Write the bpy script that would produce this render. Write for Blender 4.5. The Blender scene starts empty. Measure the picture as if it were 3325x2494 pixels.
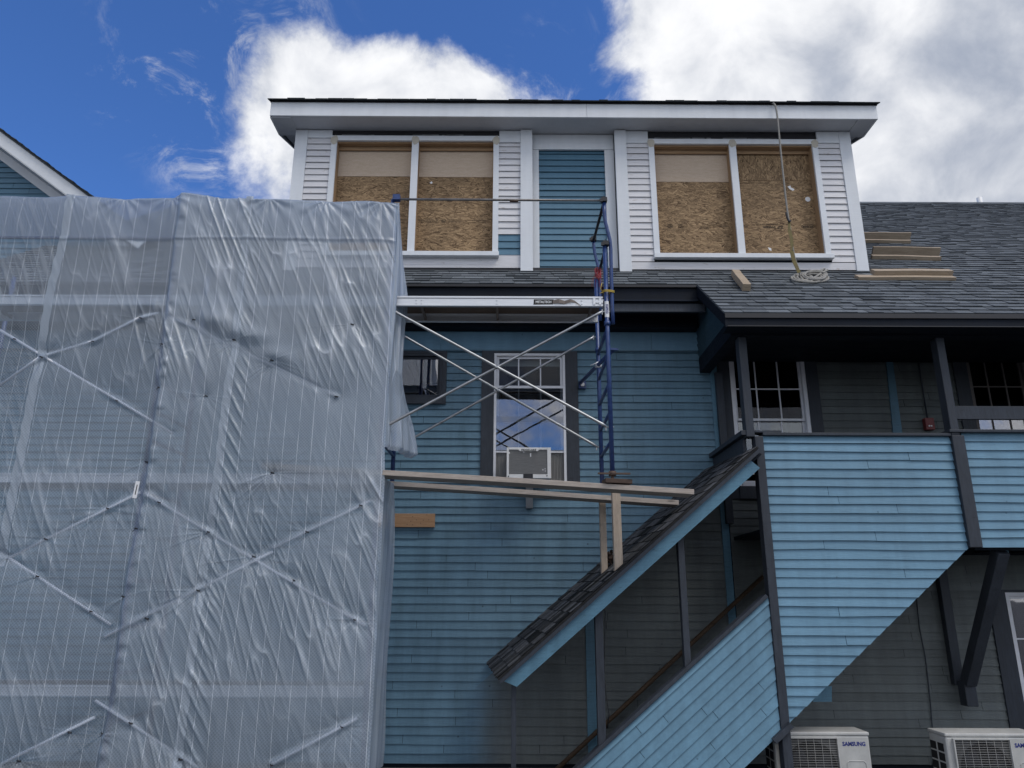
import bpy, bmesh, math, random
import numpy as np
from mathutils import Vector, Matrix, noise as mnoise
random.seed(7); rng = np.random.RandomState(5)
R = math.radians
sc = bpy.context.scene
C = sc.collection

# ------------------------------------------------------------------ camera
CAMZ = 1.75
F = 2400.0; CX, CY = 1662.5, 1247.0
PITCH = 16.2; ROLL = 0.195
camd = bpy.data.cameras.new('camera'); cam = bpy.data.objects.new('camera', camd); C.objects.link(cam)
camd.sensor_width = 36; camd.lens = 36 * F / 3325; camd.clip_end = 3000; camd.clip_start = 0.05
ROT = (Matrix.Rotation(R(90 + PITCH), 3, 'X') @ Matrix.Rotation(R(ROLL), 3, 'Z'))
cam.matrix_world = Matrix.Translation((0, 0, CAMZ)) @ ROT.to_4x4()
sc.camera = cam

def ray(u, v):
    return (ROT @ Vector(((u - CX) / F, (CY - v) / F, -1))).normalized()
def P(u, v, Y):
    d = ray(u, v); t = Y / d.y
    return Vector((d.x * t, Y, CAMZ + d.z * t))
def Px(u, v, X):                       # on the plane x = X
    d = ray(u, v); t = X / d.x
    return Vector((X, d.y * t, CAMZ + d.z * t))
def PX(u, v, Y): return P(u, v, Y).x
def PZ(u, v, Y): return P(u, v, Y).z

# ------------------------------------------------------------------ world, sun, exposure
SUN_EL, SUN_ROT = 56.0, 128.0
world = bpy.data.worlds.new('World'); sc.world = world; world.use_nodes = True
nt = world.node_tree; nt.nodes.clear()
def WN(t, **k):
    n = nt.nodes.new(t)
    for a, b in k.items(): setattr(n, a, b)
    return n
def wmath(op, a, b=None, c=None, clamp=False):
    n = WN('ShaderNodeMath', operation=op); n.use_clamp = clamp
    for i, x in enumerate((a, b, c)):
        if x is None: continue
        if isinstance(x, (int, float)): n.inputs[i].default_value = x
        else: nt.links.new(x, n.inputs[i])
    return n.outputs[0]
tc = WN('ShaderNodeTexCoord'); DIR = tc.outputs['Generated']
sky = WN('ShaderNodeTexSky', sky_type='NISHITA'); sky.sun_disc = False
sky.sun_elevation = R(SUN_EL); sky.sun_rotation = R(SUN_ROT)
sky.air_density = 1.0; sky.dust_density = 0.15; sky.ozone_density = 3.5; sky.altitude = 300
def wnoise(scale, detail, rough, off=(0, 0, 0), dist=0.0, zs=1.0):
    m = WN('ShaderNodeMapping'); nt.links.new(DIR, m.inputs[0])
    m.inputs['Location'].default_value = off; m.inputs['Scale'].default_value = (1, 1, zs)
    n = WN('ShaderNodeTexNoise'); nt.links.new(m.outputs[0], n.inputs['Vector'])
    n.inputs['Scale'].default_value = scale; n.inputs['Detail'].default_value = detail
    n.inputs['Roughness'].default_value = rough; n.inputs['Distortion'].default_value = dist
    return n.outputs[0]
def blob(u, v, rad, amp, soft=0.9, mirror=False):
    c = ray(u, v)
    if mirror: c.y = -c.y
    d = WN('ShaderNodeVectorMath', operation='DOT_PRODUCT'); nt.links.new(DIR, d.inputs[0]); d.inputs[1].default_value = c
    mr = WN('ShaderNodeMapRange', interpolation_type='SMOOTHSTEP')
    nt.links.new(d.outputs['Value'], mr.inputs['Value'])
    mr.inputs['From Min'].default_value = math.cos(R(rad)); mr.inputs['From Max'].default_value = math.cos(R(rad * (1 - soft)))
    mr.inputs['To Min'].default_value = 0; mr.inputs['To Max'].default_value = amp
    return mr.outputs[0]
sep = WN('ShaderNodeSeparateXYZ'); nt.links.new(DIR, sep.inputs[0])
def mapr(x, a, b, c, d, smooth=True):
    mr = WN('ShaderNodeMapRange', interpolation_type='SMOOTHSTEP' if smooth else 'LINEAR')
    nt.links.new(x, mr.inputs['Value'])
    for nme, val in zip(('From Min', 'From Max', 'To Min', 'To Max'), (a, b, c, d)): mr.inputs[nme].default_value = val
    return mr.outputs[0]
wn = wnoise(6.5, 15, 0.63, (3.1, 0.4, 1.7), 0.22)
dens = wmath('MULTIPLY', wmath('SUBTRACT', wn, 0.5), 3.3)
for b in [(1200, 340, 11, .85, .9), (1400, 370, 8, .50, .9), (1640, 380, 6, .60, .95), (900, 330, 8, .15, .95), (900, 560, 9, .62, .95), (860, 600, 4, .35, .95), (1040, 180, 7, .30, .95),
          (2290, 40, 9, .60, .95), (2520, 100, 12, .65, .95), (3050, 300, 21, 1.25, .85), (2950, 700, 15, .9, .85), (2450, 320, 8, .32, .95),
          (1760, 130, 5.5, -.6, .95), (250, 350, 22, -.8, .6), (1420, -60, 9, -1.1, .9), (1080, -90, 6, -.7, .9), (2420, 270, 2.6, -.5, .95)]:
    dens = wmath('ADD', dens, blob(*b))
dens = wmath('ADD', dens, blob(1660, 1290, 6, .15, .95, True))
dens = wmath('ADD', dens, mapr(sep.outputs['Y'], -0.05, -0.5, 0.0, 0.68))    # unseen broken cloud behind the camera, added to brighten the ambient light
cov = mapr(dens, 0.05, 0.85, 0.0, 1.0)
wis = mapr(wnoise(10, 15, 0.70, (1.3, 6.1, 2.2), 1.1), 0.50, 0.74, 0.0, 0.6)
wmask = wmath('ADD', wmath('ADD', blob(760, 230, 10, .9, .9), blob(720, 420, 7, .8, .95)), wmath('ADD', blob(1850, 280, 6, .7, .9), blob(430, 350, 3.5, .45, .95)), clamp=True)
wmask = wmath('ADD', wmask, mapr(sep.outputs['Y'], -0.05, -0.5, 0.0, 0.8), clamp=True)
cov = wmath('MAXIMUM', cov, wmath('MULTIPLY', wis, wmask))
shade = wnoise(8.0, 9, 0.55, (5.3, 7.7, 2.1), 0.3)
sh = wmath('ADD', wmath('MULTIPLY', wmath('SUBTRACT', shade, .5), 1.9), blob(3200, 620, 17, .38, .95))
sh = wmath('ADD', sh, blob(2550, 330, 9, .14, .95))
sh = wmath('ADD', sh, blob(1500, 380, 9, .15, .95))
sh = wmath('SUBTRACT', sh, wmath('MULTIPLY', mapr(dens, .4, 1.3, 0, 1), .25))
shf = mapr(sh, -0.42, 0.62, 0.0, 1.0)
crgb = WN('ShaderNodeMix', data_type='RGBA'); nt.links.new(shf, crgb.inputs['Factor'])
crgb.inputs['A'].default_value = (7.2, 7.25, 7.4, 1); crgb.inputs['B'].default_value = (2.5, 2.85, 3.6, 1)
# unseen clouds behind the camera made brighter, as added fill on the facade
fl = mapr(sep.outputs['Y'], 0.15, -0.35, 1.0, 1.15)
crs = WN('ShaderNodeVectorMath', operation='SCALE'); nt.links.new(crgb.outputs['Result'], crs.inputs[0]); nt.links.new(fl, crs.inputs['Scale'])
tint = WN('ShaderNodeMix', data_type='RGBA', blend_type='MULTIPLY'); tint.inputs['Factor'].default_value = 1
nt.links.new(sky.outputs[0], tint.inputs['A']); tint.inputs['B'].default_value = (0.48, 0.74, 1.14, 1)
mixc = WN('ShaderNodeMix', data_type='RGBA'); nt.links.new(cov, mixc.inputs['Factor'])
nt.links.new(tint.outputs['Result'], mixc.inputs['A']); nt.links.new(crs.outputs[0], mixc.inputs['B'])
bg = WN('ShaderNodeBackground'); bg.inputs['Strength'].default_value = 0.10
nt.links.new(mixc.outputs['Result'], bg.inputs['Color'])
wo = WN('ShaderNodeOutputWorld'); nt.links.new(bg.outputs[0], wo.inputs[0])

sund = bpy.data.lights.new('sun', 'SUN'); sun = bpy.data.objects.new('sun', sund); C.objects.link(sun)
sund.energy = 1.4; sund.angle = R(28); sund.color = (1, .95, .88)
sdir = Vector((math.sin(R(SUN_ROT)) * math.cos(R(SUN_EL)), math.cos(R(SUN_ROT)) * math.cos(R(SUN_EL)), math.sin(R(SUN_EL))))
sun.rotation_euler = sdir.to_track_quat('Z', 'Y').to_euler(); sun.location = (6, 6, 20)
sc.view_settings.view_transform = 'Standard'; sc.view_settings.look = 'None'
sc.view_settings.exposure = 0.5; sc.view_settings.gamma = 1.0

# ------------------------------------------------------------------ materials
class M:                                  # small node builder
    def __init__(s, name):
        s.m = bpy.data.materials.new(name); s.m.use_nodes = True; s.t = s.m.node_tree
        s.b = s.t.nodes['Principled BSDF']; s.out = s.t.nodes['Material Output']
        s.tc = s.n('ShaderNodeTexCoord').outputs['Object']
        s.geo = s.n('ShaderNodeNewGeometry').outputs['Position']
    def n(s, ty, **k):
        x = s.t.nodes.new(ty)
        for a, b in k.items(): setattr(x, a, b)
        return x
    def l(s, a, b): s.t.links.new(a, b)
    def put(s, sock, v):
        if isinstance(v, (int, float, tuple, list)): sock.default_value = v
        else: s.l(v, sock)
    def noise(s, scale, detail=4, rough=.55, sc3=(1, 1, 1), dist=0, off=(0, 0, 0), src=None):
        m = s.n('ShaderNodeMapping'); s.l(src or s.tc, m.inputs[0]); m.inputs['Scale'].default_value = sc3; m.inputs['Location'].default_value = off
        x = s.n('ShaderNodeTexNoise'); s.l(m.outputs[0], x.inputs['Vector'])
        x.inputs['Scale'].default_value = scale; x.inputs['Detail'].default_value = detail
        x.inputs['Roughness'].default_value = rough; x.inputs['Distortion'].default_value = dist
        return x.outputs[0]
    def mr(s, x, a, b, c=0., d=1., smooth=False):
        m = s.n('ShaderNodeMapRange', interpolation_type='SMOOTHSTEP' if smooth else 'LINEAR')
        s.put(m.inputs['Value'], x)
        for k, v in zip(('From Min', 'From Max', 'To Min', 'To Max'), (a, b, c, d)): m.inputs[k].default_value = v
        return m.outputs[0]
    def math(s, op, a, b=None, clamp=False):
        m = s.n('ShaderNodeMath', operation=op); m.use_clamp = clamp; s.put(m.inputs[0], a)
        if b is not None: s.put(m.inputs[1], b)
        return m.outputs[0]
    def mix(s, f, a, b, blend='MIX'):
        m = s.n('ShaderNodeMix', data_type='RGBA', blend_type=blend)
        s.put(m.inputs['Factor'], f)
        for k, v in (('A', a), ('B', b)):
            s.put(m.inputs[k], (*v, 1) if isinstance(v, tuple) and len(v) == 3 else v)
        return m.outputs['Result']
    def scale(s, col, f):                 # colour times scalar
        m = s.n('ShaderNodeVectorMath', operation='SCALE')
        s.put(m.inputs[0], tuple(col[:3]) if isinstance(col, tuple) else col); s.put(m.inputs['Scale'], f)
        return m.outputs[0]
    def var(s):
        a = s.n('ShaderNodeAttribute', attribute_name='var'); return a.outputs['Fac']
    def bump(s, h, dist=.002, strength=1):
        b = s.n('ShaderNodeBump'); b.inputs['Strength'].default_value = strength; b.inputs['Distance'].default_value = dist
        s.l(h, b.inputs['Height']); s.l(b.outputs[0], s.b.inputs['Normal']); return b
    def set(s, col=None, rough=None, metal=None, spec=None):
        if col is not None: s.put(s.b.inputs['Base Color'], (*col, 1) if isinstance(col, tuple) and len(col) == 3 else col)
        if rough is not None: s.put(s.b.inputs['Roughness'], rough)
        if metal is not None: s.put(s.b.inputs['Metallic'], metal)
        if spec is not None: s.put(s.b.inputs['Specular IOR Level'], spec)
        return s

def paint(name, col, rough=.5, grain=(2, 2, 30), wear=None, wearamt=.0, bump=.0015, vary=.16, dirt=.3, nails=False):
    s = M(name)
    g = s.noise(6, 5, .6, grain)
    c = s.scale(col, s.mr(g, .25, .75, 1 - vary, 1 + vary))
    big = s.noise(.9, 4, .6)
    c = s.scale(c, s.mr(big, .3, .7, 1 - dirt * .5, 1 + dirt * .25))
    dr = s.noise(3.2, 5, .65, (2.2, 2.2, .35), off=(3, 3, 8)); c = s.scale(c, s.mr(dr, .32, .62, 1 - dirt * .55, 1 + dirt * .15))
    c = s.scale(c, s.var())
    if wear:
        w = s.noise(9, 7, .7, (1, 1, 6), off=(4, 4, 4))
        c = s.mix(s.mr(w, 1 - wearamt - .34, 1 - wearamt - .26, 0, .8, True), c, wear)
    if nails:
        vz = s.n('ShaderNodeTexVoronoi', feature='F1'); vz.inputs['Scale'].default_value = 3.4; s.l(s.tc, vz.inputs['Vector'])
        c = s.mix(s.mr(vz.outputs['Distance'], .026, .045, .6, 0), c, tuple(x * .35 for x in col))
    s.set(c, s.mr(g, .3, .7, rough - .08, rough + .1), 0, .15 if sum(col) < .1 else .35)
    s.bump(g, bump)
    return s.m

WHITE = paint('white_trim', (.70, .725, .745), .5, (1, 1, 12), vary=.03, dirt=.10, bump=.0006)
WHITEOLD = paint('white_window_paint', (.74, .75, .78), .45, (3, 3, 3), vary=.05, dirt=.15, bump=.0006)
DARK = paint('charcoal_paint', (.034, .041, .053), .55, (8, 8, 1.2), wear=(.012, .012, .014), wearamt=.05, vary=.3, bump=.002)
NAVY = paint('navy_black_fascia', (.007, .0105, .018), .6, (.8, 2, 8), vary=.25)
DARKWALL = (.028, .032, .036)
SOFF = paint('white_soffit', (.52, .53, .55), .55, (1, 6, 1), vary=.04, dirt=.1, bump=.0005)

def blue_wall():
    s = M('blue_clapboard_paint')
    g = s.noise(5, 5, .62, (1.2, 2, 28))
    cr = s.noise(3.0, 9, .75, (1, 1, 7), off=(2, 5, 1))
    col = s.mix(s.noise(.7, 3, .5), (.096, .182, .246), (.122, .217, .285))
    # the wall behind the stair and the porch is painted slate grey; overspray edge at its left
    sep = s.n('ShaderNodeSeparateXYZ'); s.l(s.geo, sep.inputs[0])
    x, z = sep.outputs['X'], sep.outputs['Z']
    a, b = P(1640, 2150, 8.8), P(2330, 1560, 8.8)
    k = (b.z - a.z) / (b.x - a.x)
    line = s.math('SUBTRACT', s.math('ADD', s.math('MULTIPLY', x, k), a.z - k * a.x), z)
    under = s.math('GREATER_THAN', line, 0.0)
    left = s.mr(s.math('ADD', x, s.mr(s.noise(2.2, 3, .5), 0, 1, -.12, .12)), P(1500, 2350, 8.8).x, P(1660, 2350, 8.8).x, 0, 1, True)
    right = s.math('GREATER_THAN', x, P(2322, 1400, 8.8).x)
    f = s.math('MAXIMUM', s.math('MULTIPLY', under, left), right)
    grey = s.mix(s.noise(1.1, 4, .6), (.100, .116, .118), (.128, .142, .136))
    col = s.mix(f, col, grey)
    col = s.scale(col, s.mr(g, .25, .75, .84, 1.14)); dr = s.noise(2.6, 5, .65, (2.2, 2.2, .4), off=(3, 3, 8)); col = s.scale(col, s.mr(dr, .32, .64, .80, 1.08)); col = s.scale(col, s.var())
    sp = s.noise(16, 6, .7, (1, 1, 2.2), off=(9, 9, 3))
    col = s.mix(s.mr(sp, .69, .73, 0, .55, True), col, (.03, .05, .075))
    vz = s.n('ShaderNodeTexVoronoi', feature='F1'); vz.inputs['Scale'].default_value = 3.1; s.l(s.tc, vz.inputs['Vector'])
    col = s.mix(s.mr(vz.outputs['Distance'], .022, .038, .7, 0), col, (.02, .035, .055))
    s.set(col, s.mr(g, .3, .7, .42, .6), 0, .3); s.bump(s.math('ADD', g, s.math('MULTIPLY', cr, .8)), .0022)
    return s.m
BLUEWALL = blue_wall()
BLUE = paint('light_blue_paint', (.132, .256, .352), .5, (1.2, 2, 26), wear=(.10, .22, .32), wearamt=.06, vary=.13, dirt=.22, bump=.002, nails=True)
BLUEDIAG = paint('light_blue_diagonal_paint', (.127, .248, .338), .5, (3, 2, 3), wear=(.10, .21, .30), wearamt=.06, vary=.10, dirt=.25, bump=.002, nails=True)
BLUETRIM = paint('blue_trim_paint', (.10, .215, .295), .5, (1.5, 2, 12), wear=(.045, .09, .12), wearamt=.06, vary=.13, bump=.002)
TEAL = paint('teal_clapboard', (.085, .185, .262), .45, (1.2, 2, 20), vary=.08, dirt=.12, bump=.001)
def primed():
    s = M('primed_clapboard')
    g = s.noise(5, 6, .6, (1, 2, 14)); kn = s.noise(7, 3, .6, (1, 1, 2.4), off=(7, 1, 5))
    c = s.mix(s.mr(kn, .62, .75, 0, .6, True), (.65, .645, .655), (.42, .37, .34))
    c = s.scale(c, s.mr(g, .25, .75, .88, 1.06)); c = s.scale(c, s.var())
    s.set(c, .6, 0, .3); s.bump(g, .001); return s.m
PRIMED = primed()
def wood(name, c1, c2, grain=(1, 14, 14), rough=.7, knots=True):
    s = M(name)
    w = s.noise(4, 6, .65, grain, dist=.6); w2 = s.noise(18, 3, .6, grain)
    c = s.mix(s.mr(w, .3, .7, 0, 1), c1, c2)
    c = s.scale(c, s.mr(w2, .2, .8, .78, 1.15)); c = s.scale(c, s.var())
    if knots:
        k = s.n('ShaderNodeTexVoronoi', feature='F1'); mp = s.n('ShaderNodeMapping'); mp.inputs['Scale'].default_value = (1.3, 6, 6)
        s.l(s.tc, mp.inputs[0]); s.l(mp.outputs[0], k.inputs['Vector']); k.inputs['Scale'].default_value = 1.6
        c = s.mix(s.mr(k.outputs['Distance'], .05, .12, .75, 0, True), c, tuple(x * .3 for x in c1))
    s.set(c, rough, 0, .25); s.bump(w2, .0012); return s.m
LUMBER = wood('raw_pine', (.30, .235, .165), (.42, .34, .25))
LUMBERV = wood('raw_pine_upright', (.34, .275, .215), (.47, .39, .31), (14, 14, 1))
OLDLUM = wood('weathered_plank', (.31, .265, .225), (.47, .41, .355))
DARKBLOCK = wood('stained_block', (.05, .033, .025), (.09, .06, .045))
PLY = wood('plywood', (.50, .385, .28), (.60, .485, .37), (3, 3, 18), knots=False)
HEADER = wood('header_wood', (.30, .185, .10), (.40, .27, .155), (1, 10, 10), knots=False)
SCRAP = wood('scrap_board', (.33, .19, .10), (.42, .26, .15))
OSBBASE = wood('osb_base', (.17, .10, .052), (.26, .165, .085), (4, 4, 4), knots=False)
def osb():
    s = M('osb_flakes')
    g = s.noise(40, 3, .6, (1, 1, 6))
    big = s.noise(1.6, 3, .5)
    c = s.mix(s.var(), (.095, .054, .026), (.46, .312, .170))
    c = s.scale(c, s.mr(g, .2, .8, .85, 1.12)); c = s.scale(c, s.mr(big, .3, .7, .78, 1.08))
    s.set(c, .65, 0, .25); return s.m
OSB = osb()
def shingle(name, c1, c2, warm=.0):
    s = M(name)
    g = s.noise(130, 3, .7); m = s.noise(9, 4, .6)
    c = s.mix(s.var(), c1, c2)
    c = s.scale(c, s.mr(g, .25, .75, .62, 1.35)); c = s.scale(c, s.mr(m, .3, .7, .88, 1.1))
    s.set(c, .85, 0, .2); s.bump(g, .003); return s.m
SHINGLE = shingle('asphalt_shingles', (.045, .052, .058), (.20, .222, .24))
OLDSHINGLE = wood('weathered_wood_shingle', (.055, .056, .060), (.16, .165, .175), (5, 5, 5), .85, knots=False)
def metal(name, col, rough=.35, metallic=1., var=.15, sc3=(1, 1, 1), scale=8):
    s = M(name); g = s.noise(scale, 5, .65, sc3)
    s.set(s.scale(col, s.mr(g, .25, .75, 1 - var, 1 + var)), s.mr(g, .3, .7, rough - .08, rough + .12), metallic, .5); s.bump(g, .0005); return s.m
GALV = metal('galvanized_steel', (.36, .37, .375), .42, .85, .3)
ALU = metal('aluminium', (.66, .67, .68), .42, .55, .10, (.5, 6, 6))
ALUDARK = metal('aluminium_underside', (.16, .13, .11), .6, .2, .2)
TUBEBLUE = metal('blue_scaffold_paint', (.022, .050, .155), .33, .0, .35, (1, 1, 1), 20)
BLACKM = metal('black_metal', (.012, .012, .015), .5, .0, .3)
RUST = metal('rusty_steel', (.085, .055, .04), .7, .2, .4, (1, 1, 1), 25)
STEELTUBE = metal('old_steel_tube', (.19, .18, .17), .45, .6, .45, (1, 1, 1), 12)
ACWHITE = metal('enamel_white', (.72, .72, .70), .42, 0, .08)
ACFIN = metal('fin_grey', (.24, .24, .235), .5, .3, .3, (1, 1, 12), 12)
ACBODY = metal('condenser_enamel', (.44, .44, .42), .45, 0, .16, (1, 1, 1), 6)
SHROUD = metal('fan_shroud_grey', (.055, .055, .054), .5, 0, .15)
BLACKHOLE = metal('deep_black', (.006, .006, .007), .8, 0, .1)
REDP = metal('red_box_paint', (.16, .022, .022), .5, 0, .2)
GREYP = metal('grey_bracket', (.30, .31, .32), .5, .1, .1)
ACCORD = metal('accordion_grey', (.30, .30, .295), .55, 0, .12, (1, 1, 1), 4)
ROPE = metal('rope_grey', (.26, .25, .225), .9, 0, .25, (1, 1, 1), 60)
STRAP = metal('olive_strap', (.16, .13, .05), .8, 0, .3, (1, 1, 1), 20)
YELLOW = metal('yellow_tie', (.45, .33, .05), .6, 0, .1)
REDCORD = metal('red_cord', (.28, .02, .03), .5, 0, .1)
INK = metal('black_ink', (.02, .018, .016), .8, 0, .1)
INKOSB = metal('stamp_ink', (.045, .032, .022), .9, 0, .4, (1, 1, 1), 60)
INKBLUE = metal('blue_ink', (.015, .025, .17), .5, 0, .1)
WHITEP = metal('white_print', (.72, .72, .72), .5, 0, .05)
CURTAIN = metal('dark_curtain', (.055, .045, .035), .9, 0, .2, (8, 1, 1), 4)
BLIND = metal('pale_blind', (.50, .54, .51), .8, 0, .06)
def glass(name, refl=.16, tint=(.9, .95, 1)):
    s = M(name); t = s.t
    gl = s.n('ShaderNodeBsdfGlossy'); gl.inputs['Roughness'].default_value = .015; gl.inputs['Color'].default_value = (*tint, 1)
    tr = s.n('ShaderNodeBsdfTransparent'); tr.inputs['Color'].default_value = (.75, .78, .8, 1)
    wob = s.noise(2.6, 2, .5); bp = s.n('ShaderNodeBump'); bp.inputs['Distance'].default_value = .004; bp.inputs['Strength'].default_value = .22
    s.l(wob, bp.inputs['Height']); s.l(bp.outputs[0], gl.inputs['Normal'])
    fr = s.n('ShaderNodeFresnel'); fr.inputs['IOR'].default_value = 1.5
    f = s.math('ADD', s.math('MULTIPLY', fr.outputs[0], 1.0), refl, True)
    mx = s.n('ShaderNodeMixShader'); s.l(f, mx.inputs[0]); s.l(tr.outputs[0], mx.inputs[1]); s.l(gl.outputs[0], mx.inputs[2])
    s.l(mx.outputs[0], s.out.inputs[0]); return s.m
GLASS = glass('window_glass', .17, (.80, .79, .82))
GLASSM = glass('porch_glass', .05)
GLASSD = glass('shaded_glass', .0, (.35, .36, .40))

# ------------------------------------------------------------------ mesh builder
SPLIT = {'stud', 'paint_blotch', 'membrane_tape', 'filler_patch', 'header', 'curtain', 'crossbar', 'foot', 'tread', 'pivot_bolt', 'cross_brace', 'side_rail_tube', 'corner_board', 'paint_fleck', 'joist'}
class MB:
    def __init__(s): s.v = []; s.f = []; s.var = []; s.smooth = []; s.u = 1.0
    def face(s, idx, var=None, sm=False): s.f.append(tuple(idx)); s.var.append(s.u if var is None else var); s.smooth.append(sm)
    def quad(s, a, b, c, d, var=None):
        i = len(s.v); s.v += [tuple(a), tuple(b), tuple(c), tuple(d)]; s.face((i, i + 1, i + 2, i + 3), var); return s
    def box(s, x0, x1, y0, y1, z0, z1, var=None):
        p = [(x, y, z) for x in (x0, x1) for y in (y0, y1) for z in (z0, z1)]
        i = len(s.v); s.v += p
        for q in ((0, 1, 3, 2), (4, 6, 7, 5), (0, 4, 5, 1), (2, 3, 7, 6), (0, 2, 6, 4), (1, 5, 7, 3)): s.face([i + k for k in q], var)
        return s
    def prism(s, pts, vec, var=None):          # polygon extruded by vec
        n = len(pts); i = len(s.v); vec = Vector(vec)
        s.v += [tuple(p) for p in pts] + [tuple(Vector(p) + vec) for p in pts]
        s.face(range(i, i + n), var); s.face(range(i + 2 * n - 1, i + n - 1, -1), var)
        for k in range(n):
            j = (k + 1) % n; s.face((i + k, i + n + k, i + n + j, i + j), var)
        return s
    def pq(s, px, Y, th, var=None):            # pixel polygon at depth Y, thickness th going away
        return s.prism([P(u, v, Y) for u, v in px], (0, th, 0), var)
    def beam(s, a, b, w, h, up=(0, 0, 1), var=None):
        a, b = Vector(a), Vector(b); d = (b - a).normalized(); up = Vector(up)
        sd = d.cross(up).normalized(); u2 = sd.cross(d).normalized()
        pts = [a + sd * (w / 2) * i + u2 * (h / 2) * j for i, j in ((-1, -1), (1, -1), (1, 1), (-1, 1))]
        return s.prism(pts, b - a, var)
    def tube(s, pts, r, seg=10, cap=True, var=None):
        pts = [Vector(p) for p in pts]; n = len(pts); base = len(s.v); prev = None
        for k, p in enumerate(pts):
            d = ((pts[min(k + 1, n - 1)] - p).normalized() + (p - pts[max(k - 1, 0)]).normalized()).normalized()
            if prev is None:
                q = d.cross(Vector((0, 0, 1)) if abs(d.z) < .9 else Vector((1, 0, 0))).normalized()
            else:
                q = (prev - d * prev.dot(d)).normalized()
            prev = q; w = d.cross(q)
            rr = r[k] if isinstance(r, (list, tuple)) else r
            for a in range(seg):
                t = 2 * math.pi * a / seg; s.v.append(tuple(p + (q * math.cos(t) + w * math.sin(t)) * rr))
        for k in range(n - 1):
            for a in range(seg):
                b = (a + 1) % seg
                s.face((base + k * seg + a, base + k * seg + b, base + (k + 1) * seg + b, base + (k + 1) * seg + a), var, True)
        if cap:
            s.face([base + a for a in range(seg)][::-1], var); s.face([base + (n - 1) * seg + a for a in range(seg)], var)
        return s
    def cut(s, planes, fill=False):                        # keep the side each normal points away from
        bm = bmesh.new(); vs = [bm.verts.new(v) for v in s.v]; lay = bm.faces.layers.float.new('var')
        for f, va in zip(s.f, s.var):
            try: fc = bm.faces.new([vs[i] for i in f]); fc[lay] = va
            except ValueError: pass
        for co, no in planes:
            g = bm.verts[:] + bm.edges[:] + bm.faces[:]
            r = bmesh.ops.bisect_plane(bm, geom=g, dist=1e-5, plane_co=co, plane_no=no, clear_outer=True)
            ed = [e for e in bm.edges if e.is_boundary]
            if ed and fill: bmesh.ops.holes_fill(bm, edges=ed, sides=0)
        bm.verts.index_update()
        s.v = [tuple(v.co) for v in bm.verts]; s.f = [tuple(v.index for v in f.verts) for f in bm.faces]
        s.var = [(f[lay] if f[lay] > 0 else 1.0) for f in bm.faces]; s.smooth = [False] * len(s.f); bm.free(); return s
    def split(s):
        par = list(range(len(s.v)))
        def fd(a):
            while par[a] != a: par[a] = par[par[a]]; a = par[a]
            return a
        for f in s.f:
            r = fd(f[0])
            for q in f[1:]: par[fd(q)] = r
        g = {}
        for i, f in enumerate(s.f): g.setdefault(fd(f[0]), []).append(i)
        out = []
        for fs in g.values():
            m = MB(); mp = {}
            for i in fs:
                m.face([mp.setdefault(q, len(mp)) for q in s.f[i]], s.var[i], s.smooth[i])
            m.v = [None] * len(mp)
            for q, k in mp.items(): m.v[k] = s.v[q]
            out.append(m)
        return out
    def build(s, name, mat, parent=None, bevel=0):
        if name in SPLIT and not getattr(s, 'whole', False):
            o = None
            for m in s.split(): m.whole = True; o = m.build(name, mat, parent, bevel)
            return o
        me = bpy.data.meshes.new(name)
        off = world_loc(parent)
        me.from_pydata([(x - off.x, y - off.y, z - off.z) for x, y, z in s.v], [], s.f)
        me.attributes.new('var', 'FLOAT', 'FACE').data.foreach_set('value', s.var)
        me.polygons.foreach_set('use_smooth', s.smooth)
        me.materials.append(mat); me.validate(); me.update()
        if len(s.f) < 60000:
            bm = bmesh.new(); bm.from_mesh(me); bmesh.ops.recalc_face_normals(bm, faces=bm.faces[:]); bm.to_mesh(me); bm.free()
        o = bpy.data.objects.new(name, me); C.objects.link(o)
        if parent is not None: o.parent = parent
        if bevel:
            md = o.modifiers.new('bevel', 'BEVEL'); md.width = bevel; md.segments = 2; md.limit_method = 'ANGLE'
        return o
def world_loc(o):
    v = Vector((0, 0, 0))
    while o is not None: v += Vector(o.location); o = o.parent
    return v
def empty(name, loc):
    o = bpy.data.objects.new(name, None); C.objects.link(o); o.location = loc; o.empty_display_size = .2; return o
def tag(o, label=None, cat=None, group=None, kind=None):
    if label: o['label'] = label
    if cat: o['category'] = cat
    if group: o['group'] = group
    if kind: o['kind'] = kind
    return o
def rebase(o, loc):                           # top-level mesh: move its origin to its base
    off = Vector(loc); me = o.data
    me.transform(Matrix.Translation(-off)); o.location = off; return o
def text(body, size, loc, mat, name, parent, sx=1, ext=.0012, rotz=0, bold=0.0, mirror=False, tilt=0):
    cu = bpy.data.curves.new('t', 'FONT'); cu.body = body; cu.size = size; cu.extrude = ext; cu.offset = bold; cu.resolution_u = 2
    cu.align_x = 'CENTER'; cu.align_y = 'CENTER'
    ob = bpy.data.objects.new('t', cu); C.objects.link(ob)
    bpy.context.view_layer.update()
    me = bpy.data.meshes.new_from_object(ob.evaluated_get(bpy.context.evaluated_depsgraph_get()))
    bpy.data.objects.remove(ob)
    mt = Matrix.Rotation(R(rotz), 4, 'Y') @ Matrix.Rotation(R(90), 4, 'X') @ Matrix.Diagonal((-sx if mirror else sx, 1, 1, 1))
    me.transform(Matrix.Translation(Vector(loc) - world_loc(parent)) @ mt)
    me.materials.clear(); me.materials.append(mat)
    a = me.attributes.new('var', 'FLOAT', 'FACE'); a.data.foreach_set('value', [1.0] * len(me.polygons))
    o = bpy.data.objects.new(name, me); C.objects.link(o); o.parent = parent; return o

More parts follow.
